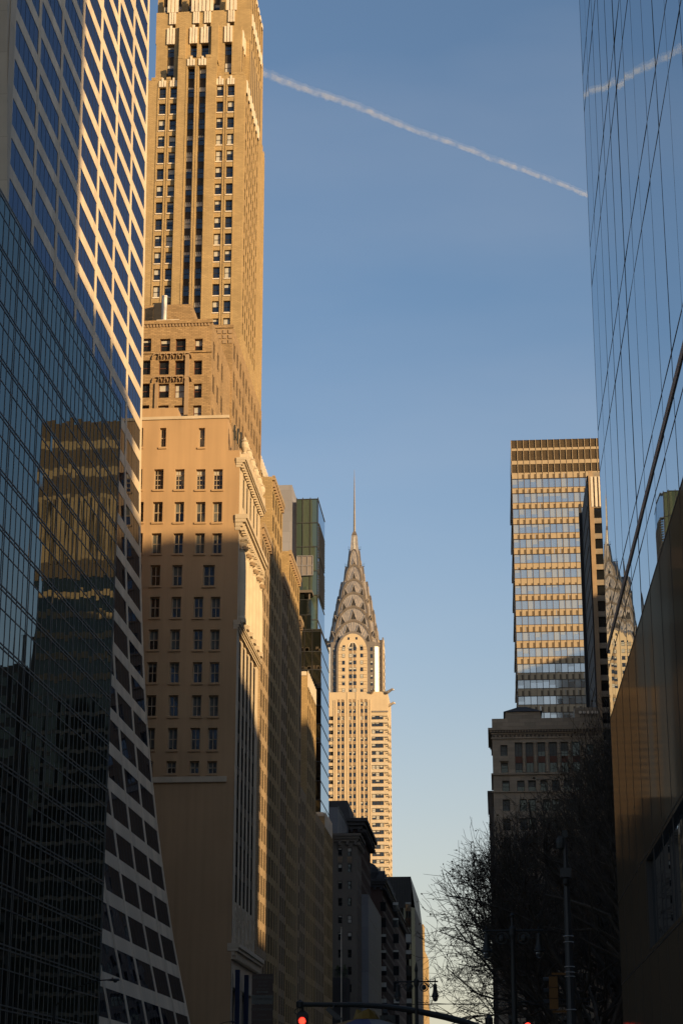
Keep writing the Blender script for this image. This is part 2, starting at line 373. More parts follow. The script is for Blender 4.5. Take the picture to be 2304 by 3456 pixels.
def put_windows(parent, wins, cap_n=100, seed=1):
    """wins: (frame, u0, u1, z0, z1, depth, style, blind)"""
    rnd = random.Random(seed)
    W = []
    for fr, u0, u1, z0, z1, dep, st, bl in wins:
        if bl is None: bl = rnd.choice((0, 0, 0, 0.22, 0.3, 0.45, 0.5, 0.0, 0.9)) if st not in ('black', 'strip') else 0
        p = Vector(fr.P((u0 + u1) / 2, (z0 + z1) / 2))
        facing = abs(math.cos(fr.th)) * 1.0 + abs(math.sin(fr.th)) * 0.12
        hid = 1.0
        W.append(((u1 - u0) * (z1 - z0) * facing / p.length ** 2, fr, u0, u1, z0, z1, dep, st, bl))
    W.sort(key=lambda q: -q[0])
    off = parent_world(parent)
    for _, fr, u0, u1, z0, z1, dep, st, bl in W[:cap_n]:
        w_, h_ = round(u1 - u0, 2), round(z1 - z0, 2)
        key = (w_, h_, st, bl)
        if key not in _cache:
            mb = MB(); win_geo(mb, lambda x, y, z: (x, y, z), w_, h_, st, bl)
            me = bpy.data.meshes.new('window'); me.from_pydata(mb.v, [], mb.f)
            for k in mb.mats: me.materials.append(M[k])
            me.polygons.foreach_set('material_index', mb.m); _cache[key] = me
        ob = bpy.data.objects.new('window', _cache[key]); S.collection.objects.link(ob)
        ob.parent = parent; ob.location = Vector(fr.P(u0, z0, -dep)) - off; ob.rotation_euler = (0, 0, fr.th)
    if len(W) > cap_n:
        mb = MB()
        for _, fr, u0, u1, z0, z1, dep, st, bl in W[cap_n:]:
            win_geo(mb, lambda x, y, z: fr.P(u0 + x, z0 + z, -dep - y), u1 - u0, z1 - z0, st, bl)
        mb.build('windows', parent, kind='stuff')
def grid(u0, bay, nb, w, z0, fl, nf, h, off=None):
    """regular openings: bay pitch, window width centred in the bay, floor pitch, window height"""
    r_ = []
    for i in range(nb):
        c = u0 + bay * (i + 0.5)
        for k in range(nf): r_.append((c - w / 2, c + w / 2, z0 + fl * k, z0 + fl * k + h))
    return r_

#==BUILD==
# ================================================================== ground
def struct(name, mb, kind='structure'):
    o = mb.build(name); o['kind'] = kind; return o
mb = MB(); mb.quad((-6000, -6000, -0.16), (6000, -6000, -0.16), (6000, 9000, -0.16), (-6000, 9000, -0.16), 'soil'); struct('ground', mb)
mb = MB(); mb.quad((-19.5, -150, -0.14), (-2.9, -150, -0.14), (-2.9, 1300, -0.14), (-19.5, 1300, -0.14), 'asphalt'); struct('road', mb)
mb = MB(); mb.box(-2.9, 3.4, -150, 1300, -0.15, 0.0, 'concrete'); struct('pavement', mb)
mb = MB(); mb.box(-27.0, -19.5, -150, 1300, -0.15, 0.0, 'concrete'); struct('sidewalk', mb)

# ================================================================== right: mirror glass tower beside the camera
RX, RY = 3.13, 50.0
FRr = Fr(RX, RY, -math.pi / 2 + R(0.35))      # u runs from the far corner towards the camera
t = thing('glass_office_tower', 'tall mirror-glass office tower filling the right edge of the photo, brown panels low down', 'skyscraper', (20, 30, 0))
zf = [30.86 - 5.51 * k for k in range(-16, 6)]     # storey lines
zs2 = sorted([z for z in zf if z > 4] + [z - 1.2 for z in zf if z - 1.2 > 4])
zlow = A(2064, 2424, 50)[1]
MODW = [0, 2.17, 4.5, 6.6, 8.7, 10.8, 12.9, 15.0, 17.1, 19.0, 20.9, 22.9, 24.9, 27.0, 29.1, 31.2, 33.3, 35.4, 37.5, 39.6, 41.7, 43.8]
mb = MB(); rnd = random.Random(3)
ed = [zlow] + [z for z in zs2 if z > zlow + .3] + [118.0]
for a in range(len(MODW) - 1):
    tilt = rnd.gauss(0, 0.0022)
    for b in range(len(ed) - 1):
        tz = rnd.gauss(0, 0.0010); P = FRr.P; w2 = (MODW[a + 1] - MODW[a]) / 2
        mb.quad(P(MODW[a], ed[b], -tilt * w2 - tz), P(MODW[a + 1], ed[b], tilt * w2 - tz), P(MODW[a + 1], ed[b + 1], tilt * w2 + tz), P(MODW[a], ed[b + 1], -tilt * w2 + tz), 'mirror_glass')
mb.build('glass_wall', t)
mb = MB()
for a in MODW: fbox(mb, FRr, a - 0.009, a + 0.009, zlow, 118, -0.02, 0.004, 'mullion_dark')
for z in ed[1:-1]: fbox(mb, FRr, 0, 43.8, z - 0.015, z + 0.015, -0.02, 0.005, 'mullion_dark')
mb.build('mullions', t)
zp = A(2047, 2195, 50)[1]
mb = MB(); fbox(mb, FRr, 0, 43.8, zp - 0.085, zp + 0.085, -0.02, 0.02, 'pink_strip'); mb.build('trim_band', t)
# lower storeys: dark bronze panels, with a band of clear windows
mb = MB(); lows = [zlow, A(2109, 3046, 50)[1], A(2112, 3322, 50)[1], 2.6, 0.0]
ops = []
zA, zB = lows[1], lows[2]
W0 = 50 - SX(*ZB(1340, 1000), RX)[0]
wall(mb, FRr, 0, 43.8, 0, zlow, [(W0, 43.0, zB + .1, zA - .1), (W0 + 4.2, 43.0, 0.6, lows[3] + .8)], 0.12, 'bronze_glass', 'mullion_dark')
mb.build('bronze_panels', t)
mb = MB()
for a in MODW: fbox(mb, FRr, a - 0.013, a + 0.013, 0, zlow, -0.02, 0.004, 'mullion_dark')
for z in (zlow - 0.02, zA, zB): fbox(mb, FRr, 0, 43.8, z - 0.018, z + 0.018, -0.02, 0.006, 'mullion_dark')
mb.build('panel_joints', t)
for (a, b, z0_, z1_) in ((W0, 43.0, zB + .1, zA - .1), (W0 + 4.2, 43.0, 0.6, lows[3] + .8)):
    mb = MB(); P = FRr.P; n_ = max(1, int((b - a) / 2.1))
    for k in range(n_):
        u0, u1 = a + (b - a) * k / n_, a + (b - a) * (k + 1) / n_
        tl = rnd.gauss(0, 0.003)
        mb.quad(P(u0, z0_, -.1 - tl), P(u1, z0_, -.1 + tl), P(u1, z1_, -.1 + tl), P(u0, z1_, -.1 - tl), 'mirror_glass')
        fbox(mb, FRr, u0 - .012, u0 + .012, z0_, z1_, -.1, -.092, 'mullion_dark')
    mb.build('window', t)
# body: west end, back, roof
mb = MB(); p0 = FRr.P(0, 0); p1 = FRr.P(43.8, 0)
mb.quad((p0[0], p0[1], 0), (60, 50, 0), (60, 50, 118), (p0[0], p0[1], 118), 'bronze_edge')
mb.quad((p1[0], p1[1], 0), (60, 5, 0), (60, 5, 118), (p1[0], p1[1], 118), 'bronze_edge')
mb.quad((60, 5, 0), (60, 50, 0), (60, 50, 118), (60, 5, 118), 'bronze_edge')
mb.quad((p1[0], p1[1], 118), (60, 5, 118), (60, 50, 118), (p0[0], p0[1], 118), 'roofing')
mb.build('wall', t)

# ================================================================== left: dark curtain wall building
FL = Fr(-25.25, 125.0, -math.pi / 2 - R(0.75) + math.pi)   # u away from camera
t = thing('curtain_wall_building', 'dark glass curtain-wall building with fine mullion grid, nearest on the left', 'office building', (-40, 95, 0))
us = [0.0]; k = 0
while us[0] - 0 > -1 and us[-1] > -68:
    k += 1; us.append(us[-1] - (0.34 if k % 6 == 1 else 1.06))
us = us[::-1]
thick = [49.82 - 2.98 * k for k in range(17)]; thick[6:] = [31.95 - 3.05 * k for k in range(11)]
thin = [z - 1.12 for z in thick]
rows = sorted(set([0.0] + [z for z in thick + thin if z > 0.5]))
mb = MB(); rnd = random.Random(11); P = FL.P
for a in range(len(us) - 1):
    colt = rnd.gauss(0, 0.0018)
    for b in range(len(rows) - 1):
        w2 = (us[a + 1] - us[a]) / 2; tl = (colt + rnd.gauss(0, 0.0022)) * w2; tz = rnd.gauss(0, 0.0016)
        mb.quad(P(us[a], rows[b], -tl - tz), P(us[a + 1], rows[b], tl - tz), P(us[a + 1], rows[b + 1], tl + tz), P(us[a], rows[b + 1], -tl + tz), 'curtain_glass')
mb.build('glass_wall', t)
mb = MB()
for u in us: fbox(mb, FL, u - 0.035, u + 0.035, 0, 49.82, -0.02, 0.022, 'mullion')
for z in thin:
    if z > .5: fbox(mb, FL, us[0], 0, z - 0.03, z + 0.03, -0.02, 0.025, 'mullion')
for z in thick:
    for dz in (-0.11, 0.11):
        if z > .5: fbox(mb, FL, us[0], 0.03, z + dz - 0.035, z + dz + 0.035, -0.02, 0.03, 'mullion')
mb.build('mullions', t)
mb = MB(); a = FL.P(us[0], 0, -0.05); b = FL.P(0, 0, -0.05)
mb.quad((a[0], a[1], 49.6), (b[0], b[1], 49.6), (-60, 125, 49.6), (-60, a[1], 49.6), 'roofing')
mb.quad((b[0], b[1], 0), (-60, 125, 0), (-60, 125, 49.6), (b[0], b[1], 49.6), 'mullion')
mb.quad((-60, a[1], 0), (a[0], a[1], 0), (a[0], a[1], 49.6), (-60, a[1], 49.6), 'mullion')
mb.build('wall', t)

# ================================================================== left: white travertine tower whose base sweeps out
PROF = [(0, -27.6), (5, -28.9), (11.3, -30.25), (19, -32.1), (28.5, -33.75), (35, -34.7), (42, -35.55), (49, -36.15), (57, -36.65), (66, -37.0), (76, -37.15), (100, -37.5), (128, -37.9), (140, -38.0)]
def gx(z):
    for (a, x0), (b, x1) in zip(PROF, PROF[1:]):
        if z <= b: return x0 + (x1 - x0) * (z - a) / (b - a)
    return PROF[-1][1]
def smooth_gx(z):
    return (gx(max(0, z - 3)) + gx(z) * 2 + gx(z + 3)) / 4 if z > 3 else gx(z)
class Curve:
    th = math.pi / 2
    def P(s, u, z, d=0): return (smooth_gx(z) + d, u, z)
GC = Curve()
t = thing('travertine_tower', 'cream stone office tower with diagonal-looking window bands and base sweeping outward', 'skyscraper', (-50, 165, 0))
YB = [135.3 + 8.53 * k for k in range(8)]
tops = []
z = 124.27 + 3.6 * 4
while z > 1.5: tops.append(z); z -= 3.605 if z > 48 else 3.66
WH = 2.4
mb = MB(); ZS = sorted(set([0] + [q for z in tops for q in (z, max(0.2, z - WH))] + [142.0]))
wz = [(max(0.2, z - WH), z) for z in tops]
def sub(z0, z1): 
    n_ = max(1, int((z1 - z0) / 1.3)); return [z0 + (z1 - z0) * k / n_ for k in range(n_ + 1)]
PW = 0.40
for za, zb in zip(ZS, ZS[1:]):
    open_ = any(a - .01 <= (za + zb) / 2 <= b + .01 for a, b in wz)
    zz = sub(za, zb)
    for a, b in zip(zz, zz[1:]):
        for k in range(8):
            y = YB[k]
            # pier in two halves with a groove between them
            for (p, q) in ((y - PW, y - 0.05), (y + 0.05, y + PW)):
                fbox(mb, GC, p, q, a, b, -0.5, 0.025, 'travertine')
            fbox(mb, GC, y - 0.05, y + 0.05, a, b, -0.5, 0.0, 'travertine')
        if not open_:
            for k in range(7): mb.quad(GC.P(YB[k] + PW, a), GC.P(YB[k + 1] - PW, a), GC.P(YB[k + 1] - PW, b), GC.P(YB[k] + PW, b), 'travertine')
    if not open_:
        for k in range(7):      # soffit and sill returns to the glass plane
            mb.quad(GC.P(YB[k] + PW, za, -.03), GC.P(YB[k + 1] - PW, za, -.03), GC.P(YB[k + 1] - PW, za), GC.P(YB[k] + PW, za), 'travertine')
            mb.quad(GC.P(YB[k] + PW, zb), GC.P(YB[k + 1] - PW, zb), GC.P(YB[k + 1] - PW, zb, -.03), GC.P(YB[k] + PW, zb, -.03), 'travertine')
# stone end walls follow the sweep
zz = [q * 1.5 for q in range(95)]
for a, b in zip(zz, zz[1:]):
    fbox(mb, GC, 133.0, 134.7, a, b, -3.0, 0.25, 'travertine_fin')
    fbox(mb, GC, 131.6, 132.9, a, b, -3.0, 0.05, 'travertine_fin')
    fbox(mb, GC, 126.0, 131.5, a, b, -3.0, 0.55, 'travertine_fin')
    mb.quad(GC.P(195.45, a, 0), (-62, 195.45, a), (-62, 195.45, b), GC.P(195.45, b, 0), 'travertine')
mb.quad((-62, 126, 142), (-38, 126, 142), (-38, 195.4, 142), (-62, 195.4, 142), 'roofing')
mb.quad((-62, 126, 0), (-31, 126, 0), (-38.5, 126, 142), (-62, 126, 142), 'travertine_fin')
mb.build('stone_frame', t)
allw = []
for z0, z1 in wz:
    for k in range(7): allw.append((z0, z1, YB[k] + PW, YB[k + 1] - PW))
rnd = random.Random(5)
def gwin(mb, z0, z1, y0, y1):
    for k in range(5):
        a, b = y0 + (y1 - y0) * k / 5, y0 + (y1 - y0) * (k + 1) / 5
        tl = rnd.gauss(0, 0.0020); tz = rnd.gauss(0, 0.0007)
        mb.quad(GC.P(a, z0, -.03 - tl - tz), GC.P(b, z0, -.03 + tl - tz), GC.P(b, z1, -.03 + tl + tz), GC.P(a, z1, -.03 - tl + tz), 'grace_glass')
        if k: fbox(mb, GC, a - .025, a + .025, z0, z1, -.035, -.018, 'mullion_dark')
allw.sort(key=lambda q: (q[2] - 130) / 60 + abs(q[0] - 60) / 90 + (3 if q[0] < 50 and q[2] < 165 else 0))
for q in allw[:100]:
    m_ = MB(); gwin(m_, *q); m_.build('window', t)
m_ = MB()
for q in allw[100:]: gwin(m_, *q)
m_.build('windows', t, kind='stuff')

# ================================================================== left: stuccoed side wall, classical street front
YA = 203.0
t = thing('classical_building', 'tan stucco side wall with sunlit classical columned street front and urns on its parapet', 'building', (-40, 212, 0))
ops = []
def prow(y0, y1, xs, st):
    for a, b in xs:
        xa, z1 = A(*L(a, y0), YA); xb, z0 = A(*L(b, y1), YA)
        ops.append((round(xa, 2), round(xb, 2), round(z0, 2), round(z1, 2), st))
prow(983, 1027, ((318, 328), (368, 381), (457, 470)), 'tan')
prow(1078, 1124, ((310, 326), (355, 375), (403, 423), (451, 471), (490, 511)), 'tanmulti')
for y0, y1, x0s in ((1153, 1199, (308, 352, 401, 450, 488.5)), (1225, 1271, (306, 349, 399, 448.5, 488)),
                    (1371, 1418, (303, 345, 394.5, 445, 484.5)), (1446, 1492, (298, 342, 392, 444, 483)), (1521, 1568, (294, 339, 390, 443, 482)),
                    (1597, 1645, (290, 337, 388, 441, 480)), (1672, 1722, (286, 334, 386, 438, 478)), (1748, 1777, (282, 330, 383, 436, 477))):
    prow(y0, y1, [(x, x + 21) for x in x0s], 'tan')
prow(1298, 1345, ((304, 325), (346, 368), (396.5, 418), (467, 493)), 'tan')
zl = A(*L(400, 1787), YA)[1]
zT = 74.2; zAt = 78.1
mb = MB()
def sel(z0, z1): return [q[:4] for q in ops if q[2] >= z0 - .1 and q[3] <= z1 + .1]
zc1, zc2, zc3, zc4 = 73.0, 66.6, 54.5, 19.2
SYE = 222.4
X0 = -27.3
wall(mb, west(-62, YA), 0, 62 + X0, zl, zT, [(a + 62, b + 62, c, d) for a, b, c, d in sel(zl, zT)], 0.42, 'stucco')
wall(mb, west(-62, YA - .3), 0, 62 + X0, 0, zl, [], 0.1, 'stucco')
mb.quad((-62, YA - .3, zl), (X0, YA - .3, zl), (X0, YA, zl), (-62, YA, zl), 'stucco')
wall(mb, west(-62, YA), 0, 62 - 28.75, zT, zAt, [(a + 62, b + 62, c, d) for a, b, c, d in sel(zT - 3, zAt)], 0.42, 'stucco')
mb.quad((-28.75, YA, zT), (-28.75, SYE, zT), (-28.75, SYE, zAt), (-28.75, YA, zAt), 'stucco')
mb.quad((-62, YA, zAt), (-28.75, YA, zAt), (-28.75, SYE, zAt), (-62, SYE, zAt), 'roofing')
mb.quad((-28.75, YA, zT), (X0, YA, zT), (X0, SYE, zT), (-28.75, SYE, zT), 'roofing')
mb.box(-62, -28.6, YA - .12, YA + .25, zAt, zAt + .35, 'limestone')
x_, z_ = A(*Z2(1045, 655), YA + 4)
mb.box(-62, x_, YA + 4, YA + 12, zAt, z_, 'stucco')
mb.build('stucco_wall', t)
mb = MB()
mb.box(-62, -28.1, YA - .5, YA - .302, zl - .55, zl + .06, 'limestone')
mb.build('ledge', t)
for a, b, c, d, st in ops: mb = MB(); mb.box(a - .12, b + .12, YA - .13, YA + .05, c - .22, c - .002, 'stucco'); mb.build('sill', t)
# street front
mb = MB(); y0, y1 = YA, SYE; FA = south(X0, 0)
bays = [205.6 + 3.22 * k for k in range(6)]
up = [(y - 0.2, y + 1.7 if False else y + 0.9, 0, 0) for y in bays]
attic = [(205.9 + 3.22 * k - .5, 205.9 + 3.22 * k + 1.5, zc2 + 1.8, zc1 - 1.1) for k in range(5)]
wall(mb, south(X0, 0), y0, y1, zc2 - 2.6, zT, attic, 0.06, 'limestone')
wall(mb, south(X0, 0), y0, y0 + 1.7, zc4, zc2 - 2.6, [], 0.1, 'limestone')
wall(mb, south(X0, 0), y1 - 1.3, y1, zc4, zc2 - 2.6, [], 0.1, 'limestone')
mb.quad((X0, y0 + 1.7, zc4), (X0 - 1.5, y0 + 1.7, zc4), (X0 - 1.5, y0 + 1.7, zc2 - 2.6), (X0, y0 + 1.7, zc2 - 2.6), 'limestone')
mb.quad((X0 - 1.5, y1 - 1.3, zc4), (X0, y1 - 1.3, zc4), (X0, y1 - 1.3, zc2 - 2.6), (X0 - 1.5, y1 - 1.3, zc2 - 2.6), 'limestone')
midw = []
for k in range(5):
    c = 206.35 + 3.22 * k
    for z0, z1 in ((zc3 + 1.2, zc3 + 5.0), (zc3 + 6.0, zc2 - 3.4), (50.2, 53.0), (46.6, 49.4), (43, 45.8), (39.4, 42.2), (35.8, 38.6), (32.2, 35.0), (28.6, 31.4)):
        midw.append((c - .72, c + .72, z0, z1))
wall(mb, south(X0 - 1.5, 0), y0 + 1.7, y1 - 1.3, zc4, zc2 - 2.6, midw, 0.35, 'limestone')
wall(mb, south(X0, 0), y0, y1, 0, zc4, [(204.6, 211, 3.5, 15.5), (212.2, 220.5, 3.5, 15.5)], 0.8, 'limestone')
mb.quad((-62, SYE, 0), (-62, SYE, zT), (X0, SYE, zT), (X0, SYE, 0), 'limestone')
mb.build('street_front', t)
def cornice(zt, h, out, y0, y1, dent=True, m='limestone', name='cornice', x=X0, wout=True, par=None):
    mb = MB(); wo = out * .22 if wout else 0
    for k, (f, dz) in enumerate(((1.0, 0.28), (0.82, 0.22), (0.45, 0.25), (0.2, 0.25))):
        z1 = zt - sum((0.28, 0.22, 0.25, 0.25)[:k]) * h
        mb.box(x - .4, x + out * f, y0 - wo * f, y1, z1 - dz * h, z1 - (0.002 if k else 0), m)
    if dent:
        q = y0 + .3
        while q < y1 - .3:
            mb.box(x + out * .2, x + out * .62, q, q + .42, zt - h * .98, zt - h * .52, m); q += 0.95
    return mb.build(name, par or t)
cornice(zc1 + .3, 1.1, .75, y0, y1)
cornice(zc2, 1.8, 1.0, y0, y1 + .2)
cornice(zc3, 1.0, 0.45, y0, y1, dent=False, name='ledge')
cornice(zc4 + .6, 1.6, 0.9, y0 - .2, y1 + 2.0, dent=True, name='lower_cornice')
for k in range(6):
    c = 204.75 + 3.22 * k
    mb = MB()
    mb.box(X0 - .85, X0 + .7, c - .62, c + .62, zc3 + .02, zc3 + .5, 'limestone')
    mb.lathe(X0 + .05, c, [(.70, zc3 + .5), (.60, zc3 + .75), (.60, zc3 + .8), (.62, zc3 + 3), (.60, zc3 + 6), (.54, zc2 - 4.2), (.50, zc2 - 4.1), (.46, zc2 - 4.0), (.62, zc2 - 3.6), (.50, zc2 - 3.5), (.74, zc2 - 3.0), (.60, zc2 - 2.9), (.86, zc2 - 2.65)], 'limestone', 14)
    for a in range(8):
        an = a * math.pi / 4
        mb.box(X0 + .05 + .7 * math.cos(an) - .13, X0 + .05 + .7 * math.cos(an) + .13, c + .6 * math.sin(an) - .13, c + .6 * math.sin(an) + .13, zc2 - 3.7, zc2 - 3.25, 'terra_trim')
    mb.box(X0 - 1.2, X0 + .8, c - .75, c + .75, zc2 - 2.63, zc2 - 2.35, 'limestone')
    mb.build('column', t)
    mb = MB(); mb.box(X0 - 1.5, X0 - .05, c - .62, c + .62, zc4 + 5, zc3 - 1.3, 'limestone'); mb.box(X0 - 1.5, X0 + .1, c - .6, c + .6, zc4 + .62, zc4 + 4.99, 'limestone')
    rr = random.Random(k)
    for q in range(16):
        yy = c + rr.uniform(-.5, .5); zz_ = zc4 + 1.2 + rr.random() * 6.5; s_ = rr.uniform(.12, .3)
        mb.box(X0 + .101, X0 + .101 + s_ * .6, yy - s_ / 2, yy + s_ / 2, zz_, zz_ + s_ * 1.4, 'limestone') if zz_ < zc4 + 4.6 else None
    mb.build('pilaster', t)
    # attic pier + urn above it
    if k < 5:
        q_ = MB(); q_.box(X0 - 1.4, X0 - .10, c + .64, c + 2.58, zc4 + 5.2, zc3 - 1.6, 'side_glass')
        zq_ = zc4 + 8
        while zq_ < zc3 - 3: q_.box(X0 - .2, X0 - .085, c + .66, c + 2.56, zq_, zq_ + .9, 'spandrel'); zq_ += 3.6
        q_.build('window_strip', t)
    mb = MB(); mb.box(X0 + .002, X0 + .12, c - .45, c + .45, zc2 + .1, zc1 - .9, 'limestone'); mb.build('attic_pier', t)
    mb = MB(); zb = zc1 + .32
    mb.box(X0 - .2, X0 + .75, c - .45, c + .45, zb, zb + .9, 'limestone')
    mb.lathe(X0 + .28, c, [(.22, zb + .9), (.34, zb + 1.0), (.16, zb + 1.2), (.46, zb + 1.7), (.52, zb + 2.1), (.40, zb + 2.4), (.50, zb + 2.5), (.22, zb + 2.75), (.08, zb + 3.1)], 'limestone', 12)
    mb.build('urn', t)
mb = MB()
for q in range(9):
    mb.tube([(X0 - .9 + .09 * q, YA + .25 + .5 * (q % 3), zT + .1), (X0 - .95 + .09 * q, YA + .2 + .5 * (q % 3), zT + 3.4 - .2 * q)], .03, 'galvanised', 4)
for q in range(3): mb.box(X0 - .75 + .3 * q, X0 - .57 + .3 * q, YA + .1 + .4 * q, YA + .3 + .4 * q, zT + 1.3 - .3 * q, zT + 3.1 - .3 * q, 'sign_white')
mb.build('antenna_cluster', t)
wn = [(west(0, YA), a, b, c, d, .42, st, None) for a, b, c, d, st in ops]
wn += [(south(X0 - 1.5, 0), a, b, c, d, .35, 'plain', 0) for a, b, c, d in midw]
wn += [(south(X0, 0), a, b, c, d, .05, 'flat', 0) for a, b, c, d in attic]
wn += [(south(X0, 0), 204.6, 211, 3.5, 15.5, .8, 'sash2', 0), (south(X0, 0), 212.2, 220.5, 3.5, 15.5, .8, 'sash2', 0)]
put_windows(t, wn, seed=2)
for y in (204.2, 211.6, 221.2): mb = MB(); mb.box(X0 + .3, X0 + .75, y - .28, y + .28, 5.0, 17.2, 'banner_blue'); mb.build('banner', t)

# ================================================================== left: tall brick building behind it (stepped, pairs of windows)
XS = -27.1
class Crests:
    """every call makes one carved crest of its own"""
    def __init__(s, t): s.t = t; s.cur = None
    def box(s, *a): q = MB(); q.box(*a); q.build('carved_crest', s.t)
def flutes(mb, fr, u0, u1, z0, z1, d, m='crest_stone', n_=3):
    w_ = (u1 - u0) / n_
    owner = mb if isinstance(mb, Crests) else None
    if owner: mb = MB()
    for k in range(n_): fbox(mb, fr, u0 + w_ * k + w_ * .12, u0 + w_ * (k + 1) - w_ * .12, z0, z1 - (0.5 if k % 2 == 0 else 0), 0.002, d, m)
    if owner: mb.build('carved_crest', owner.t)
t = thing('brick_tower', 'brown brick building with arched brick corbels and a steel chimney pipe on its roof', 'building', (-40, 250, 0))
mb = MB(); wn = []
BAY, FLH = 2.5, 3.1
def street_grid(y0, y1, z0, z1, w=1.8, h=2.2, bay=BAY, fl=FLH, margin=0.6, top=1.2):
    nb = max(1, int((y1 - y0 - margin) / bay)); bay_ = (y1 - y0 - margin) / nb; nf = int((z1 - top - z0) / fl)
    r_ = []
    for i in range(nb):
        c = y0 + margin / 2 + bay_ * (i + .5)
        for k in range(nf):
            z = z1 - top - fl * (k + 1) + (fl - h) * .5
            r_.append((c - w / 2, c - .08, z, z + h)); r_.append((c + .08, c + w / 2, z, z + h))
    return r_
def ribs(mb, y0, y1, z0, z1, m, x=XS, bay=BAY, margin=0.6, d=.045, w=.55):
    nb = max(1, int((y1 - y0 - margin) / bay)); bay_ = (y1 - y0 - margin) / nb
    for i in range(nb + 1):
        c = y0 + margin / 2 + bay_ * i
        mb.box(x + .003, x + d, max(y0 + .03, c - w * .4), min(y1 - .03, c + w * .4), z0, z1, m)
def block(mb, y0, y1, x, ztop, m, zlow, wn, style='red', sw=(1.8, 2.2), wops=(), x0=-62, crest=True, floors=None):
    so = street_grid(y0, y1, zlow, ztop, *sw)
    mass(mb, 'L', x0, x, y0, y1, 0, ztop, m, [q[:4] for q in wops], so, .03)
    ribs(mb, y0, y1, max(zlow, 0), ztop - .6, m, x)
    wn += [(south(x, 0), a, b, c, d, .02, 'flat', 0) for a, b, c, d in so]
    wn += [(west(0, y0), q[0], q[1], q[2], q[3], .02, q[4], q[5] if len(q) > 5 else None) for q in wops]
# long street wall of the base
zb_ = 71.6
block(mb, SYE, 272.0, XS, zb_, 'brick_tan', 2.5, wn)
# two wings that rise above it
block(mb, 232.4, 244.6, XS + .06, 81.0, 'brick_gold', 2.5, wn)
block(mb, 253.2, 267.6, XS + .06, 77.2, 'brick_gold', 2.5, wn)
# upper block a (front) with the windows that face the camera
YSa = 228.0
xa, za = A(*Z2(1248, 140), YSa)
wo = []
for (ya, yb, cols) in ((250, 325, ((800, 889), (943, 1000), (1033, 1092), (1145, 1191))), (378, 460, ((800, 884), (935, 993), (1030, 1090), (1140, 1187))),
                       (514, 596, ((800, 880), (933, 993), (1027, 1087), (1139, 1185))), (642, 725, ((800, 876), (930, 990), (1024, 1084), (1136, 1183))), (775, 850, ((1136, 1183),))):
    for a, b in cols:
        if a == 800: a = b - 60
        p, z1_ = A(*Z2(a, ya), YSa); q, z0_ = A(*Z2(b, yb), YSa); wo.append((p, q, z0_, z1_, 'red'))
mass(mb, 'L', -62, xa, YSa, 246, 0, za, 'brick_brown', [q[:4] for q in wo], street_grid(YSa, 240, 78, za, 1.5, 2.4, 3.0, 4.6), .45)
wn += [(west(0, YSa), q[0], q[1], q[2], q[3], .45, q[4], None) for q in wo]
wn += [(south(xa, 0), a, b, c, d, .03, 'flat', 0) for a, b, c, d in street_grid(YSa, 240, 78, za, 1.5, 2.4, 3.0, 4.6)]
# upper block b, set behind, lattice frieze at its top
YSb = 246.02
xb, zb2 = A(*Z2(1370, 172), YSb)
mass(mb, 'L', -62, xb, YSb, 280, 0, zb2, 'brick_brown', [], street_grid(YSb, 280, 78, zb2, 1.5, 2.4, 3.3, 4.2), .45)
wn += [(south(xb, 0), a, b, c, d, .03, 'flat', 0) for a, b, c, d in street_grid(YSb, 280, 78, zb2, 1.5, 2.4, 3.3, 4.2)]
mb.build('wall', t)
mb = MB()
# parapet dentils, belt courses, little arched corbel rows
q = -62
while q < xa - .3: mb.box(q, q + .22, YSa - .12, YSa - .002, za - .75, za - .4, 'terra_trim'); q += .42
mb.box(-62, xa + .1, YSa - .2, YSa - .002, za - .38, za + .12, 'brick_brown')
mb.box(-62, xa + .08, YSa - .16, YSa - .002, A(*Z2(1000, 336), YSa)[1], A(*Z2(1000, 326), YSa)[1], 'brick_brown')
for yy in (372, 508):
    zz_ = A(*Z2(1000, yy), YSa)[1]
    for k in range(6):
        x = A(*Z2(923 + 35.5 * k, yy), YSa)[0]
        pts = [(x + .62 * math.cos(a * math.pi / 8), zz_ + .05 + .62 * math.sin(a * math.pi / 8) * 1.1) for a in range(9)]
        for (xa_, z_a), (xb_, z_b) in zip(pts, pts[1:]):
            mb.hexa([(xa_, YSa - .28, z_a), (xb_, YSa - .28, z_b), (xb_, YSa - .01, z_b), (xa_, YSa - .01, z_a), (xa_ * .96 + x * .04, YSa - .28, z_a + .2), (xb_ * .96 + x * .04, YSa - .28, z_b + .2), (xb_ * .96 + x * .04, YSa - .01, z_b + .2), (xa_ * .96 + x * .04, YSa - .01, z_a + .2)], 'terra_trim')
for (x0p, x1p, y0p, y1p) in ((1092, 1106, 345, 700), (914, 926, 510, 700)):
    p, z1_ = A(*Z2(x0p, y0p), YSa); q2, z0_ = A(*Z2(x1p, y1p), YSa)
    mb.box(p, q2, YSa - .25, YSa - .003, z0_, z1_, 'terra_trim')
for k in range(9):
    for j in range(3):
        x = xb - .35 - .78 * k; z_ = zb2 - .9 - .75 * j
        mb.box(x - .26, x + .26, YSb - .1, YSb - .003, z_ - .26, z_ + .26, 'terra_trim')
mb.box(xb - 9, xb + .12, YSb - .14, YSb - .004, zb2 - .35, zb2 + .12, 'brick_brown')
for yy0, yy1, xx, zz_ in ((SYE, 232.3, XS, zb_), (244.7, 253.1, XS, zb_), (267.7, 272, XS, zb_), (232.4, 244.6, XS + .06, 81.0), (253.2, 267.6, XS + .06, 77.2)):
    mb.box(xx + .003, xx + .35, yy0, yy1, zz_ - .5, zz_ + .15, 'brick_tan')
    for k in range(int((yy1 - yy0) / 1.2)): mb.box(xx + .003, xx + .3, yy0 + 1.2 * k + .3, yy0 + 1.2 * k + .8, zz_ - 1.3, zz_ - .52, 'terra_trim')
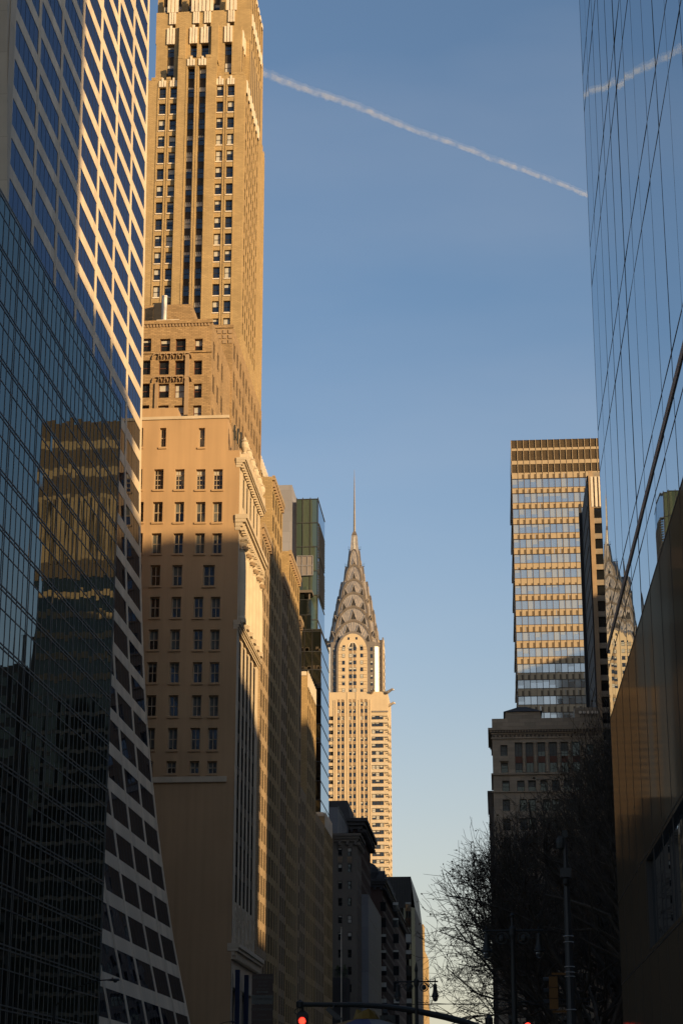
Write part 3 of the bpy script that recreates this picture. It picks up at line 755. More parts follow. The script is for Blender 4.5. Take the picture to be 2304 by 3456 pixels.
mb.build('brick_trim', t)
mb = MB()
x1_, z1_ = A(*Z2(1130, 45), YSa + 4); x2_, z2_ = A(*Z2(1158, 130), YSa + 4)
mb.frustum(-62, x2_, YSa + 4, YSa + 14, za, -62, x1_, YSa + 4.01, YSa + 13, z1_, 'brick_brown')
xh, zh = A(*Z2(907, 40), YSa + 4); xh2, _ = A(*Z2(960, 40), YSa + 4)
mb.box(xh, xh2, YSa + 3.96, YSa + 3.99, za + .3, zh, 'sash_dark')
mb.build('penthouse', t)
mb = MB(); xc_, zt_ = A(*Z1(970, 1742), YSa + 2); 
mb.lathe(xc_, YSa + 2, [(.42, za - .2), (.42, za + 1), (.36, za + 1.05), (.36, zt_ - .2), (.40, zt_ - .2), (.40, zt_)], 'pipe_steel', 12)
xl, zl_ = A(*Z2(925, 132), YSa + 1); xr, _ = A(*Z2(1058, 132), YSa + 1)
mb.box(xl, xr, YSa + .6, YSa + 1.4, za + .05, za + .55, 'crest_stone')
mb.build('chimney_pipe', t)
put_windows(t, wn, seed=4)

# ================================================================== left: tall setback tower
t = thing('setback_tower', 'very tall golden brick skyscraper with stepped setbacks and paired dark window strips', 'skyscraper', (-48, 300, 0))
YT = 290.0
mb = MB(); wn = []; cm = Crests(t); sp = MB()
def px(x, y, d=YT): return A(*Z1(x, y), d)
def zz1(y, d=YT): return A(*Z1(1160, y), d)[1]
# main shaft
xL = A(*Z1(700, 900), YT)[0]; xR = px(1440, 470)[0]; xcl = px(1042, 700)[0]; xcr = px(1270, 700)[0]
zsL, zsC, zsR = zz1(462), zz1(352), zz1(447)
sidew = []
zfl = [zz1(513 + 96.8 * k - (0.0 if k < 7 else 0)) for k in range(13)]
zfl = [zz1(y) for y in (513, 606, 701, 797, 893, 990, 1088, 1186, 1285, 1382, 1480, 1578, 1678, 1778, 1880)]
for k, z in enumerate(zfl):
    for a, b in ((938, 976), (1002, 1041), (1275, 1313), (1339, 1377)):
        sl = (z - zfl[0]) * 0
        p = A(*Z1(a, 513), YT)[0]; q = A(*Z1(b, 513), YT)[0]
        sidew.append((p, q, z - 2.05 + .15, z + .15))
mid = [(A(*Z1(1105, 500), YT)[0], A(*Z1(1146, 500), YT)[0]), (A(*Z1(1171, 500), YT)[0], A(*Z1(1213, 500), YT)[0])]
zm0 = 96; zm1 = zz1(402)
midops = [(a, b, zm0, zm1) for a, b in mid]
# side masses: left, right, and the centre bay standing 0.7 m proud
so = []
for i in range(7):
    for k, z in enumerate(zfl):
        so.append((YT + 1.8 + 2.65 * i, YT + 3.0 + 2.65 * i, z - 1.9, z + .15))
        if k: mb.box(xR + .003, xR + .02, YT + 1.8 + 2.65 * i, YT + 3.0 + 2.65 * i, z + .17, zfl[k - 1] - 1.92, 'brick_brown')
wall(mb, west(0, YT), xL - 8, xcl, 60, zsL, [q for q in sidew if q[1] < xcl], .35, 'brick_gold')
wall(mb, west(0, YT), xcr, xR, 60, zsR, [q for q in sidew if q[0] > xcr], .35, 'brick_gold')
wall(mb, west(0, YT - .7), xcl, xcr, 60, zsC, midops, 1.1, 'brick_gold')
wall(mb, south(xR, 0), YT, 311, 60, zsR, so, .35, 'brick_gold')
mb.quad((xcr, YT - .7, 60), (xcr, YT, 60), (xcr, YT, zsC), (xcr, YT - .7, zsC), 'brick_gold')
mb.quad((xcl, YT, 60), (xcl, YT - .7, 60), (xcl, YT - .7, zsC), (xcl, YT, zsC), 'brick_gold')
mb.quad((xcl, YT - .7, zsC), (xcr, YT - .7, zsC), (xcr, YT + 2.2, zsC), (xcl, YT + 2.2, zsC), 'roofing')
mb.quad((xL - 8, YT, zsL), (xR, YT, zsL), (xR, 311, zsL), (xL - 8, 311, zsL), 'roofing')
mb.quad((xR, 311, 60), (xL - 8, 311, 60), (xL - 8, 311, zsL), (xR, 311, zsL), 'brick_gold')
for i in range(8):
    y = YT + .5 + 2.65 * i
    mb.box(xR + .003, xR + .07, y, y + .95, 60, zsR - .4 + (i % 2) * .8, 'brick_gold')
for i in range(7):
    y = YT + 1.62 + 2.65 * i
    cm.box(xR + .05, xR + .22, y + .1, y + 1.3, zsR - 2.6, zsR - .2, 'crest_stone')
wn += [(west(0, YT), a, b, c, d, .35, 'sash', None) for a, b, c, d in sidew]
wn += [(south(xR, 0), a, b, c, d, .03, 'flat', 0) for a, b, c, d in so]
# centre strips: windows with dark spandrels between
def strip(x0, x1, z0, z1, y, d, tops, hw):
    for z in tops:
        if z - hw > z0 and z < z1 + .3: wn.append((west(0, y), x0, x1, z - hw, min(z, z1), d, 'sash', None))
    last = z1
    for z in tops + [z0 + hw]:
        pass
    sp.quad((x0, y + d + .05, z0), (x1, y + d + .05, z0), (x1, y + d + .05, z1), (x0, y + d + .05, z1), 'spandrel')
    for z in tops:
        if z0 < z - hw < z1:
            for q in (.18, .5, .82): sp.box(x0 + (x1 - x0) * q - .05, x0 + (x1 - x0) * q + .05, y + d - .02, y + d + .04, max(z0, z - 3.6), z - hw - .01, 'spandrel')
for a, b in mid: strip(a, b, zm0, zm1, YT - .7, .9, [z for z in ([zm1 + .02] + [q + .15 for q in zfl])], 2.0)
# shallow vertical grooves beside the strips, drawn as raised fillets
for a, b in mid:
    for xx in (a - .22, b + .10): mb.box(xx, xx + .12, YT - .78, YT - .703, 96, zm1 + 1.5, 'brick_gold')
for a, b in ((938, 976), (1002, 1041), (1275, 1313), (1339, 1377)):
    p, q = A(*Z1(a, 513), YT)[0], A(*Z1(b, 513), YT)[0]
    for xx in (p - .26, q + .1): mb.box(xx, xx + .14, YT - .1, YT - .003, 90, zfl[0] + 1.2, 'brick_gold')
    for z in zfl: mb.box(p, q, YT - .12, YT + .1, z - 2.12, z - 1.92, 'crest_stone')
    fr = west(0, YT); flutes(cm, fr, p - .1, q + .1, zfl[0] + .25, zsL + .25, .18)
for a, b in mid: flutes(cm, west(0, YT - .7), a - .1, b + .1, zm1 + .1, zsC + .2, .2)
def merlon(fr, u0, u1, z, step, m='brick_gold'):
    u = u0
    while u < u1 - step * .5: fbox(mb, fr, u, u + step * .55, z, z + .5, -.5, .06, m); u += step
merlon(west(0, YT), xL, xcl, zsL, 1.3); merlon(west(0, YT), xcr, xR, zsR, 1.3); merlon(west(0, YT - .7), xcl, xcr, zsC, 1.6)
# second tier
def tier(y, xl, xr, zbot, ztop, cols, wh, crest_h, y2=316, groups=()):
    ops_ = [(a, b, zbot, ztop - crest_h) for a, b in cols]
    wall(mb, west(0, y), xl, xr, zbot, ztop, ops_, .8, 'brick_gold')
    nb = 6; so_ = [(y + 1.6 + 2.6 * i, y + 2.7 + 2.6 * i, zbot + .4, ztop - crest_h - .3) for i in range(nb)]
    wall(mb, south(xr, 0), y, y2, zbot, ztop, so_, .5, 'brick_gold')
    mb.quad((xl, y2, zbot), (xl, y, zbot), (xl, y, ztop), (xl, y2, ztop), 'brick_gold')
    mb.quad((xr, y2, zbot), (xl, y2, zbot), (xl, y2, ztop), (xr, y2, ztop), 'brick_gold')
    mb.quad((xl, y, ztop), (xr, y, ztop), (xr, y2, ztop), (xl, y2, ztop), 'roofing')
    for i in range(nb + 1):
        yy = y + .35 + 2.6 * i; mb.box(xr + .003, xr + .07, yy, yy + .9, zbot, ztop + .4 * (i % 2), 'brick_gold')
        if i < nb: cm.box(xr + .02, xr + .2, yy + 1.05, yy + 2.45, ztop - crest_h, ztop - .15, 'crest_stone')
    for a, b in cols:
        tp = []; z = ztop - crest_h
        while z > zbot: tp.append(z); z -= 3.6
        strip(a, b, zbot, ztop - crest_h, y, .7, tp, 2.1)
        flutes(cm, west(0, y), a - .12, b + .12, ztop - crest_h + .05, ztop + .3, .25)
    for a, b, c, d in so_:
        z = d
        while z - 2.2 > c: wn.append((south(xr, 0), a, b, z - 2.2, z, .03, 'flat', 0)); z -= 3.4
        sp.quad((xr - .04, a, c), (xr - .04, b, c), (xr - .04, b, d), (xr - .04, a, d), 'spandrel')
def X1(x, y, d): return A(*Z1(x, y), d)[0]
Y2 = 292.2
c2 = [(X1(983, 300, Y2), X1(1025, 300, Y2)), (X1(1117, 300, Y2), X1(1158, 300, Y2)), (X1(1182, 300, Y2), X1(1226, 300, Y2)), (X1(1320, 300, Y2), X1(1363, 300, Y2))]
z2t = zz1(158, Y2)
tier(Y2, X1(919, 300, Y2), X1(1416, 300, Y2), zsL, z2t, c2, 2.1, 3.4)
mb.box(X1(1056, 300, Y2), X1(1095, 300, Y2), Y2 - .8, Y2 - .003, zsL, z2t + .1, 'brick_gold')
mb.box(X1(1245, 300, Y2), X1(1285, 300, Y2), Y2 - .8, Y2 - .003, zsL, z2t + .1, 'brick_gold')
Y3 = (xR - .12) / (X1(1474, 100, 300) / 300)
c3 = [(X1(1000, 100, Y3), X1(1035, 100, Y3)), (X1(1140, 100, Y3), X1(1172, 100, Y3)), (X1(1205, 100, Y3), X1(1240, 100, Y3)), (X1(1345, 100, Y3), X1(1378, 100, Y3))]
z3t = zz1(66, Y3)
tier(Y3, X1(921, 100, Y3), X1(1474, 100, Y3), z2t, z3t, c3, 2.1, 2.6)
for a, b in c3: flutes(cm, west(0, Y3), a - .5, b + .5, z3t - .2, z3t + 4.2, .3, n_=3)
Y4 = Y3 + 2.0
mb.box(xR - 9, xR + .06, 311.05, 318.6, 60, A(887, 520, 317)[1], 'brick_gold')
for i in range(3): mb.box(xR + .061, xR + .13, 311.8 + 2.5 * i, 312.7 + 2.5 * i, 60, A(887, 520, 317)[1] + .5, 'brick_gold')
wall(mb, west(0, Y3 + .05), A(*Z1(1400, 100), Y3)[0], xR - .12, zsR, z2t, [], .1, 'brick_gold')
wall(mb, south(xR - .12, 0), Y3 + .05, 316, zsR, z2t, [(Y3 + 1.6 + 2.6 * i, Y3 + 2.6 + 2.6 * i, zsR + 1, z2t - 1) for i in range(6)], .04, 'brick_gold', 'spandrel')
sp.quad((xR - .155, Y3, zsR), (xR - .155, 316, zsR), (xR - .155, 316, z2t), (xR - .155, Y3, z2t), 'spandrel')
c4 = [(X1(960, 20, Y4) + 2.3 * k, X1(960, 20, Y4) + 2.3 * k + 1.1) for k in range(6)]
tier(Y4, X1(930, 10, Y4), xR - .3, z3t, z3t + 7.5, c4, 2.1, 1.0)
mb.box(X1(926, 10, Y4), xR + .35, Y4 - .6, Y4 + 3, z3t + 7.5, z3t + 8.4, 'crest_stone')
mb.box(X1(940, 10, Y4), X1(1470, 10, Y4), Y4 + 1.2, 308, z3t + 8.4, z3t + 24, 'brick_gold')
# middle tier facing the street, below the shaft
xm, zm_ = A(917, 1567, 322)
block(mb, 291, 322, xm, 109.5, 'brick_gold', 60, wn, 'sash', (1.5, 1.9), x0=-60)
# low wings at the street line and the base between them
block(mb, 272.05, 327.3, XS - .06, 48.0, 'brick_tan', 2.5, wn)
block(mb, 281.1, 295.4, XS, 66.5, 'brick_gold', 2.5, wn)
block(mb, 272.1, 281.0, XS - 2.2, 70.0, 'brick_brown', 48, wn)
block(mb, 311.5, 327.2, XS, 50.1, 'brick_gold', 2.5, wn)
mb.build('wall', t); sp.build('spandrels', t)
mb = MB()
for xx, zz_, y0_, y1_ in ((XS, 66.5, 281.1, 295.4), (XS, 50.1, 311.5, 327.2), (xm, 109.5, 291, 322), (XS - 2.2, 70.0, 272.1, 281)):
    mb = MB()
    for k in range(int((y1_ - y0_) / 1.78)): mb.box(xx + .05, xx + .12, y0_ + 1.78 * k + .3, y0_ + 1.78 * k + 1.2, zz_ - 2.2, zz_ + .3, 'crest_stone')
    mb.box(xx - 4.5, xx - .1, y0_ - .1, y0_ - .003, zz_ - .5, zz_ + .12, 'crest_stone')
    mb.build('parapet_ornament', t)
put_windows(t, wn, seed=6)

# ================================================================== left: green glass tower beyond the avenue
t = thing('green_glass_tower', 'stepped green and blue glass tower with a white panelled side, behind the brick wings', 'skyscraper', (-40, 362, 0))
YG = 355.0
mb = MB()
xw0, zw = A(930, 1652, YG + 2); xw1 = A(990, 1652, YG + 2)[0]
mb.box(xw0 - 8, xw1, YG - .6, YG + 20, 0, zw, 'white_panel')
xs0 = A(1001, 1690, YG)[0]
mb.frustum(xw1, xs0 - .1, YG + .8, YG + 18, 0, xw1, xs0 - .1, YG + .8, YG + 18, A(1001, 1686, YG)[1] - .3, 'white_panel')
mb.build('white_wall', t)
x1, zu = A(1073, 1684, YG); xl = xs0
mb = MB(); rnd = random.Random(9)
YE = 370.0
nz = 13; fl = (zu - 55) / nz
def gpane(m_, mb, P, u0, u1, z0, z1, s_=.003):
    tl = rnd.gauss(0, s_); tz = rnd.gauss(0, s_)
    mb.quad(P(u0, z0, -tl - tz), P(u1, z0, tl - tz), P(u1, z1, tl + tz), P(u0, z1, -tl + tz), m_)
for k in range(nz):
    z0, z1 = 55 + fl * k, 55 + fl * (k + 1)
    for a, b in ((0, .23), (.23, .29), (.29, .64), (.64, 1)): gpane('green_glass', mb, west(0, YG).P, xl + (x1 - xl) * a, xl + (x1 - xl) * b, z0, z1, .002)
    for j in range(3): gpane('blue_glass', mb, south(x1, 0).P, YG + 5 * j, YG + 5 * j + 5, z0, z1)
mb.quad((xl, YG, zu), (x1, YG, zu), (x1, YE, zu), (xl, YE, zu), 'roofing')
mb.quad((x1, YE, 0), (xl, YE, 0), (xl, YE, zu), (x1, YE, zu), 'mullion')
mb.build('upper_glass', t)
mb = MB()
for k in range(nz + 1):
    z = 55 + fl * k; mb.box(xl, x1 + .02, YG - .1, YG + .02, z - .08, z + .08, 'pale_trim' if False else 'galvanised'); mb.box(x1 - .02, x1 + .1, YG, YE, z - .05, z + .05, 'mullion')
for a in (0, .29, .64, 1): mb.box(xl + (x1 - xl) * a - .07, xl + (x1 - xl) * a + .07, YG - .12, YG + .02, 55, zu + .3, 'galvanised')
mb.build('mullions', t)
# framed grid of pale reflective panels
mb = MB(); xa_, z1_ = A(*Z4(452, 845), YG - .3); xb_, z0_ = A(*Z4(571, 988), YG - .3)
for i in range(3):
    for j in range(2):
        a = xa_ + (xb_ - xa_) * i / 3; b = xa_ + (xb_ - xa_) * (i + 1) / 3; c = z0_ + (z1_ - z0_) * j / 2; d = z0_ + (z1_ - z0_) * (j + 1) / 2
        mb.quad((a, YG - .3, c), (b, YG - .3, c), (b, YG - .3, d), (a, YG - .3, d), 'panel_grey')
for i in range(4): x = xa_ + (xb_ - xa_) * i / 3; mb.box(x - .06, x + .06, YG - .42, YG - .1, z0_, z1_, 'white_panel')
for j in range(3): z = z0_ + (z1_ - z0_) * j / 2; mb.box(xa_, xb_, YG - .44, YG - .12, z - .06, z + .06, 'white_panel')
mb.build('panel_grid', t)
# dark vents on the street side
for (pa, pb) in (((620, 590), (653, 815)), ((620, 868), (653, 1095))):
    mb = MB(); ztop_ = SX(*Z4(620, pa[1]), x1)[1]; zbot_ = SX(*Z4(653, pb[1]), x1)[1] 
    za_ = A(*Z4(620, pa[1]), YG + 2)[1]; zb_2 = za_ - 7.0
    mb.box(x1 + .02, x1 + .06, YG + 2.5, YE - 1.2, zb_2, za_, 'mullion_dark')
    for k in range(14): mb.box(x1 + .061, x1 + .16, YG + 2.5, YE - 1.2, zb_2 + .5 * k, zb_2 + .5 * k + .2, 'galvanised')
    mb.build('louvre_vent', t)
# terraces
YM = 350.0
for (p0, p1, ytop, nfl, yd) in (((465, 1175), (560, 1175), 1175, 10, 351.0),):
    xa_, zt = A(*Z4(*p0), yd); xb_, _ = A(*Z4(*p1), yd)
    mb = MB()
    for k in range(8):
        z0, z1 = zt - 3.0 * (k + 1), zt - 3.0 * k
        for j in range(3): gpane('black_glass', mb, west(0, yd).P, xa_ + (xb_ - xa_) * j / 3, xa_ + (xb_ - xa_) * (j + 1) / 3, z0, z1, .01)
        gpane('blue_glass', mb, south(xb_, 0).P, yd, yd + 9, z0, z1)
        mb.box(xa_, xb_ + .03, yd - .08, yd + .03, z1 - .06, z1 + .06, 'galvanised')
    mb.quad((xa_, yd, zt), (xb_, yd, zt), (xb_, 365, zt), (xa_, 365, zt), 'roofing')
    mb.build('terrace_block', t)
    xc_, zc_ = A(*Z4(530, 1105), yd + 1)
    mb = MB(); mb.box(xa_ - 2, xb_ + .1, yd + .5, yd + 14, zc_ - .5, zc_, 'dark_stone')
    mb.box(xa_ - 2, A(*Z4(508, 1105), yd + 1)[0], yd + 1, yd + 8, zt, zc_ - .5, 'black_glass')
    for y_ in (yd + 1, yd + 5, yd + 9): mb.box(xb_ - .6, xb_ - .3, y_, y_ + .3, zt, zc_ - .5, 'dark_stone')
    mb.build('terrace_canopy', t)
YL = 350.0
xa_, zt = A(*Z4(470, 1400), YL); xb_, _ = A(*Z4(634, 1398), YL)
zlist = [zt] + [A(*Z4(600, y), YL)[1] for y in (1412, 1565, 1702, 1838, 1972, 2112)] 
st_ = (zlist[1] - zlist[-1]) / 5
while zlist[-1] > 4: zlist.append(zlist[-1] - st_)
mb = MB(); ml = MB(); YLE = 368.0
for k, (z1, z0) in enumerate(zip(zlist, zlist[1:])):
    xs_ = [xa_, xa_ + (xb_ - xa_) * .24, xa_ + (xb_ - xa_) * .6, xb_]
    for a, b in zip(xs_, xs_[1:]):
        gpane('black_glass', mb, west(0, YL).P, a, b, z0, z1, .01)
        if k > 0 and rnd.random() < .8:
            for q in range(3):
                xx = rnd.uniform(a, b - .5); mb.box(xx, xx + rnd.uniform(.3, .9), YL - .02, YL - .012, z0 + .15, z0 + rnd.uniform(.4, 1.0), 'spandrel')
    for j in range(3): gpane('blue_glass', mb, south(xb_, 0).P, YL + 6 * j, YL + 6 * j + 6, z0, z1, .002)
    ml.box(xa_, xb_ + .03, YL - .08, YL + .03, z1 - .07, z1 + .07, 'galvanised'); ml.box(xb_ - .01, xb_ + .06, YL, YLE, z1 - .06, z1 + .06, 'mullion_dark')
    for a in xs_: ml.box(a - .06, a + .06, YL - .1, YL + .03, z0, z1, 'galvanised' if a == xb_ else 'mullion_dark')
mb.quad((xa_, YL, zt), (xb_, YL, zt), (xb_, YLE, zt), (xa_, YLE, zt), 'roofing')
mb.quad((xb_, YLE, 0), (xa_, YLE, 0), (xa_, YLE, zt), (xb_, YLE, zt), 'mullion')
mb.build('lower_glass', t); ml.build('lower_mullions', t)
# ================================================================== left: the dark row beyond the avenue
def simple(name, label, y0, y1, x0, x1, z, m, wst=None, style='sash', sgrid=None, corn=None, roof='roofing', par=None, side='L', seed=1, wpx=None, nstuff=100):
    t = thing(name, label, 'building', ((x0 + x1) / 2, (y0 + y1) / 2, 0))
    mb = MB(); wo = wst or []; so = sgrid or []
    mass(mb, side, x0, x1, y0, y1, 0, z, m, wo, so, .3, roof=roof); mb.build('wall', t)
    if corn:
        h, out_, cmat = corn; mb = MB()
        for k, f in enumerate((1, .7, .35)):
            mb.box(x0 - .1, x1 + out_ * f, y0 - out_ * f, y1 + out_ * f, z + .1 - h * (k + 1) / 3, z + .1 - h * k / 3 - .002, cmat)
        q = y0
        while q < y1: mb.box(x1 + .01, x1 + out_ * .8, q, q + .5, z - h - .6, z - h + .1, cmat); q += 1.6
        q = x1
        while q > x0: mb.box(q - .5, q, y0 - out_ * .8, y0 - .01, z - h - .6, z - h + .1, cmat); q -= 1.6
        mb.build('cornice', t)
    wn = [(west(0, y0), *q, .3, style, None) for q in wo]
    if side == 'L': wn += [(south(x1, 0), *q, .3, style, None) for q in so]
    else: wn += [(north(x0, 0), -q[1], -q[0], q[2], q[3], .3, style, None) for q in so]
    if wn: put_windows(t, wn, nstuff, seed)
    return t
# grey brick building with two columns of windows facing us
y = 387.0; x1, z1 = A(*Z5(905, 705), y); x0 = A(*Z5(700, 705), y)[0] - 6
wo = []
for yy in (808, 930, 1060, 1188, 1318, 1447, 1578, 1708, 1840):
    for a, b in ((762, 793), (834, 865)):
        p, zt = A(*Z5(a, yy), y); q, zb0 = A(*Z5(b, yy + 62), y); wo.append((p, q, zb0, zt))
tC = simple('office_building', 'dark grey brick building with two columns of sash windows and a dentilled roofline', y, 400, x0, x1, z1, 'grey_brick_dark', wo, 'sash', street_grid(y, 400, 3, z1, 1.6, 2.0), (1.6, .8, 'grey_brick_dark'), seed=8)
mb = MB()
for yy in (876,):
    for a, b in ((760, 795), (832, 867)):
        p, zt = A(*Z5(a, yy), y); q, zb0 = A(*Z5(b, yy + 46), y)
        for i in range(4):
            for j in range(4): mb.box(p + (q - p) * i / 4 + .05, p + (q - p) * (i + 1) / 4 - .05, y - .08, y - .003, zb0 + (zt - zb0) * j / 4 + .05, zb0 + (zt - zb0) * (j + 1) / 4 - .05, 'terra_trim')
mb.build('lattice_panels', tC)
# grey-white blank slab rising behind it, left
y = 402.0; x1, z1 = A(*Z5(760, 500), y); x2 = A(*Z5(706, 500), y)[0]
t = thing('pale_metal_building', 'pale grey metal-clad block rising just behind the dark grey brick building', 'building', (x1 - 4, 412, 0))
mb = MB(); mb.box(x2 - 6, x1, y, 432, 0, z1, 'blue_panel'); mb.build('wall', t)
mb = MB()
for k in range(6): mb.box(x1 + .003, x1 + .06, y + 5 * k, y + 5 * k + .12, 0, z1, 'mullion')
mb.box(x2 - 6, x1 + .1, y - .1, 432.1, z1, z1 + .3, 'galvanised'); mb.build('panel_joints', t)
# dark red brick block with heavy cornice
y = 434.0; x1, z1 = A(*Z5(950, 592), y)
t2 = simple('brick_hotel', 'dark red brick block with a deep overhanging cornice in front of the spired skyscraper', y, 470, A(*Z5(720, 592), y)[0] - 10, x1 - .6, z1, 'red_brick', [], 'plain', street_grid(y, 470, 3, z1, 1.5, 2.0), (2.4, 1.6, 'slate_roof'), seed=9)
xh, zh = A(*Z5(840, 452), y + 4)
mb = MB(); mb.frustum(xh - 14, xh + .6, y + 3, y + 26, z1, xh - 13, xh - .2, y + 4, y + 24, zh, 'slate_roof'); mb.build('mansard_roof', t2)
# low grey-blue metal wall
y = 400.5; x1, z1 = A(*Z5(990, 1160), y)
t = thing('grey_panel_building', 'plain blue-grey panelled building low between two dark masonry blocks', 'building', (x1 - 3, 420, 0))
mb = MB(); mb.box(x1 - 8, x1, y, 446, 0, z1, 'blue_panel'); mb.build('wall', t)
mb = MB()
for k in range(14): mb.box(x1 + .003, x1 + .05, y + .2, 445.8, z1 - 4.4 * k - .1, z1 - 4.4 * k, 'mullion')
mb.build('panel_joints', t)
# ornate domed block
y = 500.0; x1, z1 = A(*Z5(1095, 1050), y)
t3 = simple('domed_building', 'ornate dark masonry block with rounded dormers along its roof', y, 560, A(*Z5(930, 1050), y)[0] - 12, x1, z1, 'red_brick', grid(A(*Z5(960, 1050), y)[0], 3.2, 4, 1.5, 6, 4, 13, 2.4), 'plain', street_grid(y, 560, 3, z1, 1.7, 2.2), (2.0, 1.2, 'slate_roof'), seed=10)
mb = MB()
for k in range(8):
    c = y + 3 + 7 * k
    mb.ring([[(x1 - 2.2 * s_, c + 2.0 * math.cos(a) * s_, z1 + 2.6 * math.sin(a) * s_) for a in [q * math.pi / 8 for q in range(9)]] for s_ in (1,)] + [[(x1 + .6, c + 2.0 * math.cos(a), z1 + 2.6 * math.sin(a)) for a in [q * math.pi / 8 for q in range(9)]]], 'slate_roof', closed=True)
mb.frustum(x1 - 14, x1 - 1, y + 1, y + 50, z1, x1 - 12, x1 - 4, y + 4, y + 46, z1 + 3.6, 'slate_roof')
mb.lathe(x1 - 3.2, y + 2.6, [(2.2, z1), (2.4, z1 + 2.0), (2.0, z1 + 3.2), (1.1, z1 + 4.2), (.2, z1 + 4.6)], 'slate_roof', 14)
mb.build('dormer_roof', t3)
y = 562.0; x1, z1 = A(*Z5(1180, 1245), y)
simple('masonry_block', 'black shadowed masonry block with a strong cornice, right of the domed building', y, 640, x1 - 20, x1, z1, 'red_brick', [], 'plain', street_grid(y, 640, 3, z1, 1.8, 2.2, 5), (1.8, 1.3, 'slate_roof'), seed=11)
# black glass towers
y = 650.0; x1, z1 = A(*Z5(1310, 1027), y); xf, _ = A(*Z5(1175, 1020), y)
t = thing('black_glass_tower', 'black glass slab tower low at the end of the street, left of the sunlit edge', 'skyscraper', (x1 - 7, 680, 0))
mb = MB(); zmid = A(*Z5(1250, 1258), y)[1]; rnd = random.Random(21)
x0 = xf - 6
mb.box(x0, x1, y, 720, zmid, z1, 'mullion_dark')
nc, nr = 14, 18
for i in range(nc):
    for j in range(nr):
        gpane('black_glass', mb, west(0, y).P, x0 + (x1 - x0) * i / nc, x0 + (x1 - x0) * (i + 1) / nc, zmid * j / nr, zmid * (j + 1) / nr, .02)
for j in range(nr): gpane('slate_roof', mb, south(x1 + 1.2, 0).P, y + 3, 720, zmid * j / nr, zmid * (j + 1) / nr, .02)
mb.quad((x1, y, 0), (x1 + 1.2, y + 3, 0), (x1 + 1.2, y + 3, zmid), (x1, y, zmid), 'black_glass')
mb.quad((x1 + 1.2, y + 3, zmid), (x1 + 1.2, 720, zmid), (x1, 720, z1), (x1, y, z1), 'mullion_dark')
mb.build('glass_wall', t)
mb = MB()
for i in range(0, nc + 1): x = x0 + (x1 - x0) * i / nc; mb.box(x - .1, x + .1, y - .3, y - .03, 0, z1, 'mullion_dark')
for j in range(nr): mb.box(x0, x1, y - .2, y - .03, zmid * (j + 1) / nr - .2, zmid * (j + 1) / nr, 'mullion_dark')
mb.build('mullions', t)
y = 740.0; x1, z1 = A(*Z5(1385, 1395), y)
t = thing('narrow_glass_tower', 'narrow dark tower with an orange sunlit edge at the far end of the street', 'building', (x1 - 6, 760, 0))
mb = MB(); mb.box(x1 - 14, x1, y, 752, 0, z1, 'black_glass'); mb.box(x1 - 8, x1 - 1, y + 2, 750, z1, z1 + 2.4, 'dark_stone'); mb.build('glass_wall', t)
mb = MB(); mb.box(x1 + .003, x1 + 1.1, y + .4, 752, 0, z1 + .4, 'brick_gold'); mb.build('stone_edge', t)
mb = MB()
for j in range(22): mb.box(x1 - 14, x1 - .05, y - .12, y - .003, z1 * j / 22 - .25, z1 * j / 22, 'bronze_edge')
mb.build('spandrels', t)
y = 800.0; x1, z1 = A(*Z5(1408, 1565), y)
simple('far_building', 'sunlit sliver of a building farthest down the street', y, 860, x1 - 10, x1, z1, 'brick_gold', [], 'plain', grid(803, 6, 9, 2.0, 4, 4, int(z1 / 4) - 1, 2.2), None, seed=12)
# low dark block with roof terrace and flagpole
y = 380.0; x0, z1 = A(*Z5(728, 1790), y); x1 = A(*Z5(832, 1790), y)[0]
t = thing('terrace_building', 'low dark building with railings and a planted roof terrace under the flagpole', 'building', (x0 + 2, 383, 0))
mb = MB(); mb.box(x0 - 4, x1, y, 386.9, 0, z1, 'slate_roof'); mb.build('wall', t)
mb = MB()
for k in range(10): x = x0 + (x1 - x0) * k / 9; mb.box(x - .04, x + .04, y, y + .08, z1, z1 + 1.4, 'iron')
mb.box(x0, x1, y - .01, y + .09, z1 + 1.4, z1 + 1.5, 'iron')
for k in range(4): x = x0 + (x1 - x0) * (k + .5) / 4; mb.box(x - .35, x + .35, y - .12, y - .003, 2, z1 - 1.5, 'mullion_dark')
mb.build('railing', t)
for nm, cx_, lab in (('shrub', A(*Z5(758, 1740), 381)[0], 'left of the two small shrubs on the roof terrace'), ('shrub', A(*Z5(812, 1740), 381)[0], 'right of the two small shrubs on the roof terrace, past the flagpole')):
    t = thing(nm, lab, 'shrub', (cx_, 381.6, z1), 'shrubs on the roof terrace')
    mb = MB(); rr = random.Random(int(cx_ * 10))
    for k in range(260):
        h_ = rr.random(); r0 = .75 * (1 - h_) + .1; an = rr.uniform(0, 6.28); rad = r0 * rr.random() ** .5
        p = Vector((cx_ + rad * math.cos(an), 381.6 + rad * math.sin(an), z1 + .2 + 2.2 * h_)); s_ = .16
        d1 = Vector((rr.uniform(-1, 1), rr.uniform(-1, 1), rr.uniform(-1, 1))) * s_; d2 = Vector((rr.uniform(-1, 1), rr.uniform(-1, 1), rr.uniform(-1, 1))) * s_
        mb.quad(p, p + d1, p + d1 + d2, p + d2, 'shrub')
    mb.build('foliage', t); mb = MB(); mb.tube([(cx_, 381.6, z1), (cx_, 381.6, z1 + 1.6)], .06, 'bark', 5); mb.build('stem', t)
xp, ztop = A(*Z5(787, 1420), 379.5)
t = thing('flagpole', 'thin pale flagpole standing over the dark roof terrace', 'flagpole', (xp, 379.5, z1))
mb = MB(); mb.tube([(xp, 379.5, 0), (xp, 379.5, ztop)], [.13, .07], 'crest_stone', 8); mb.build('pole', t)
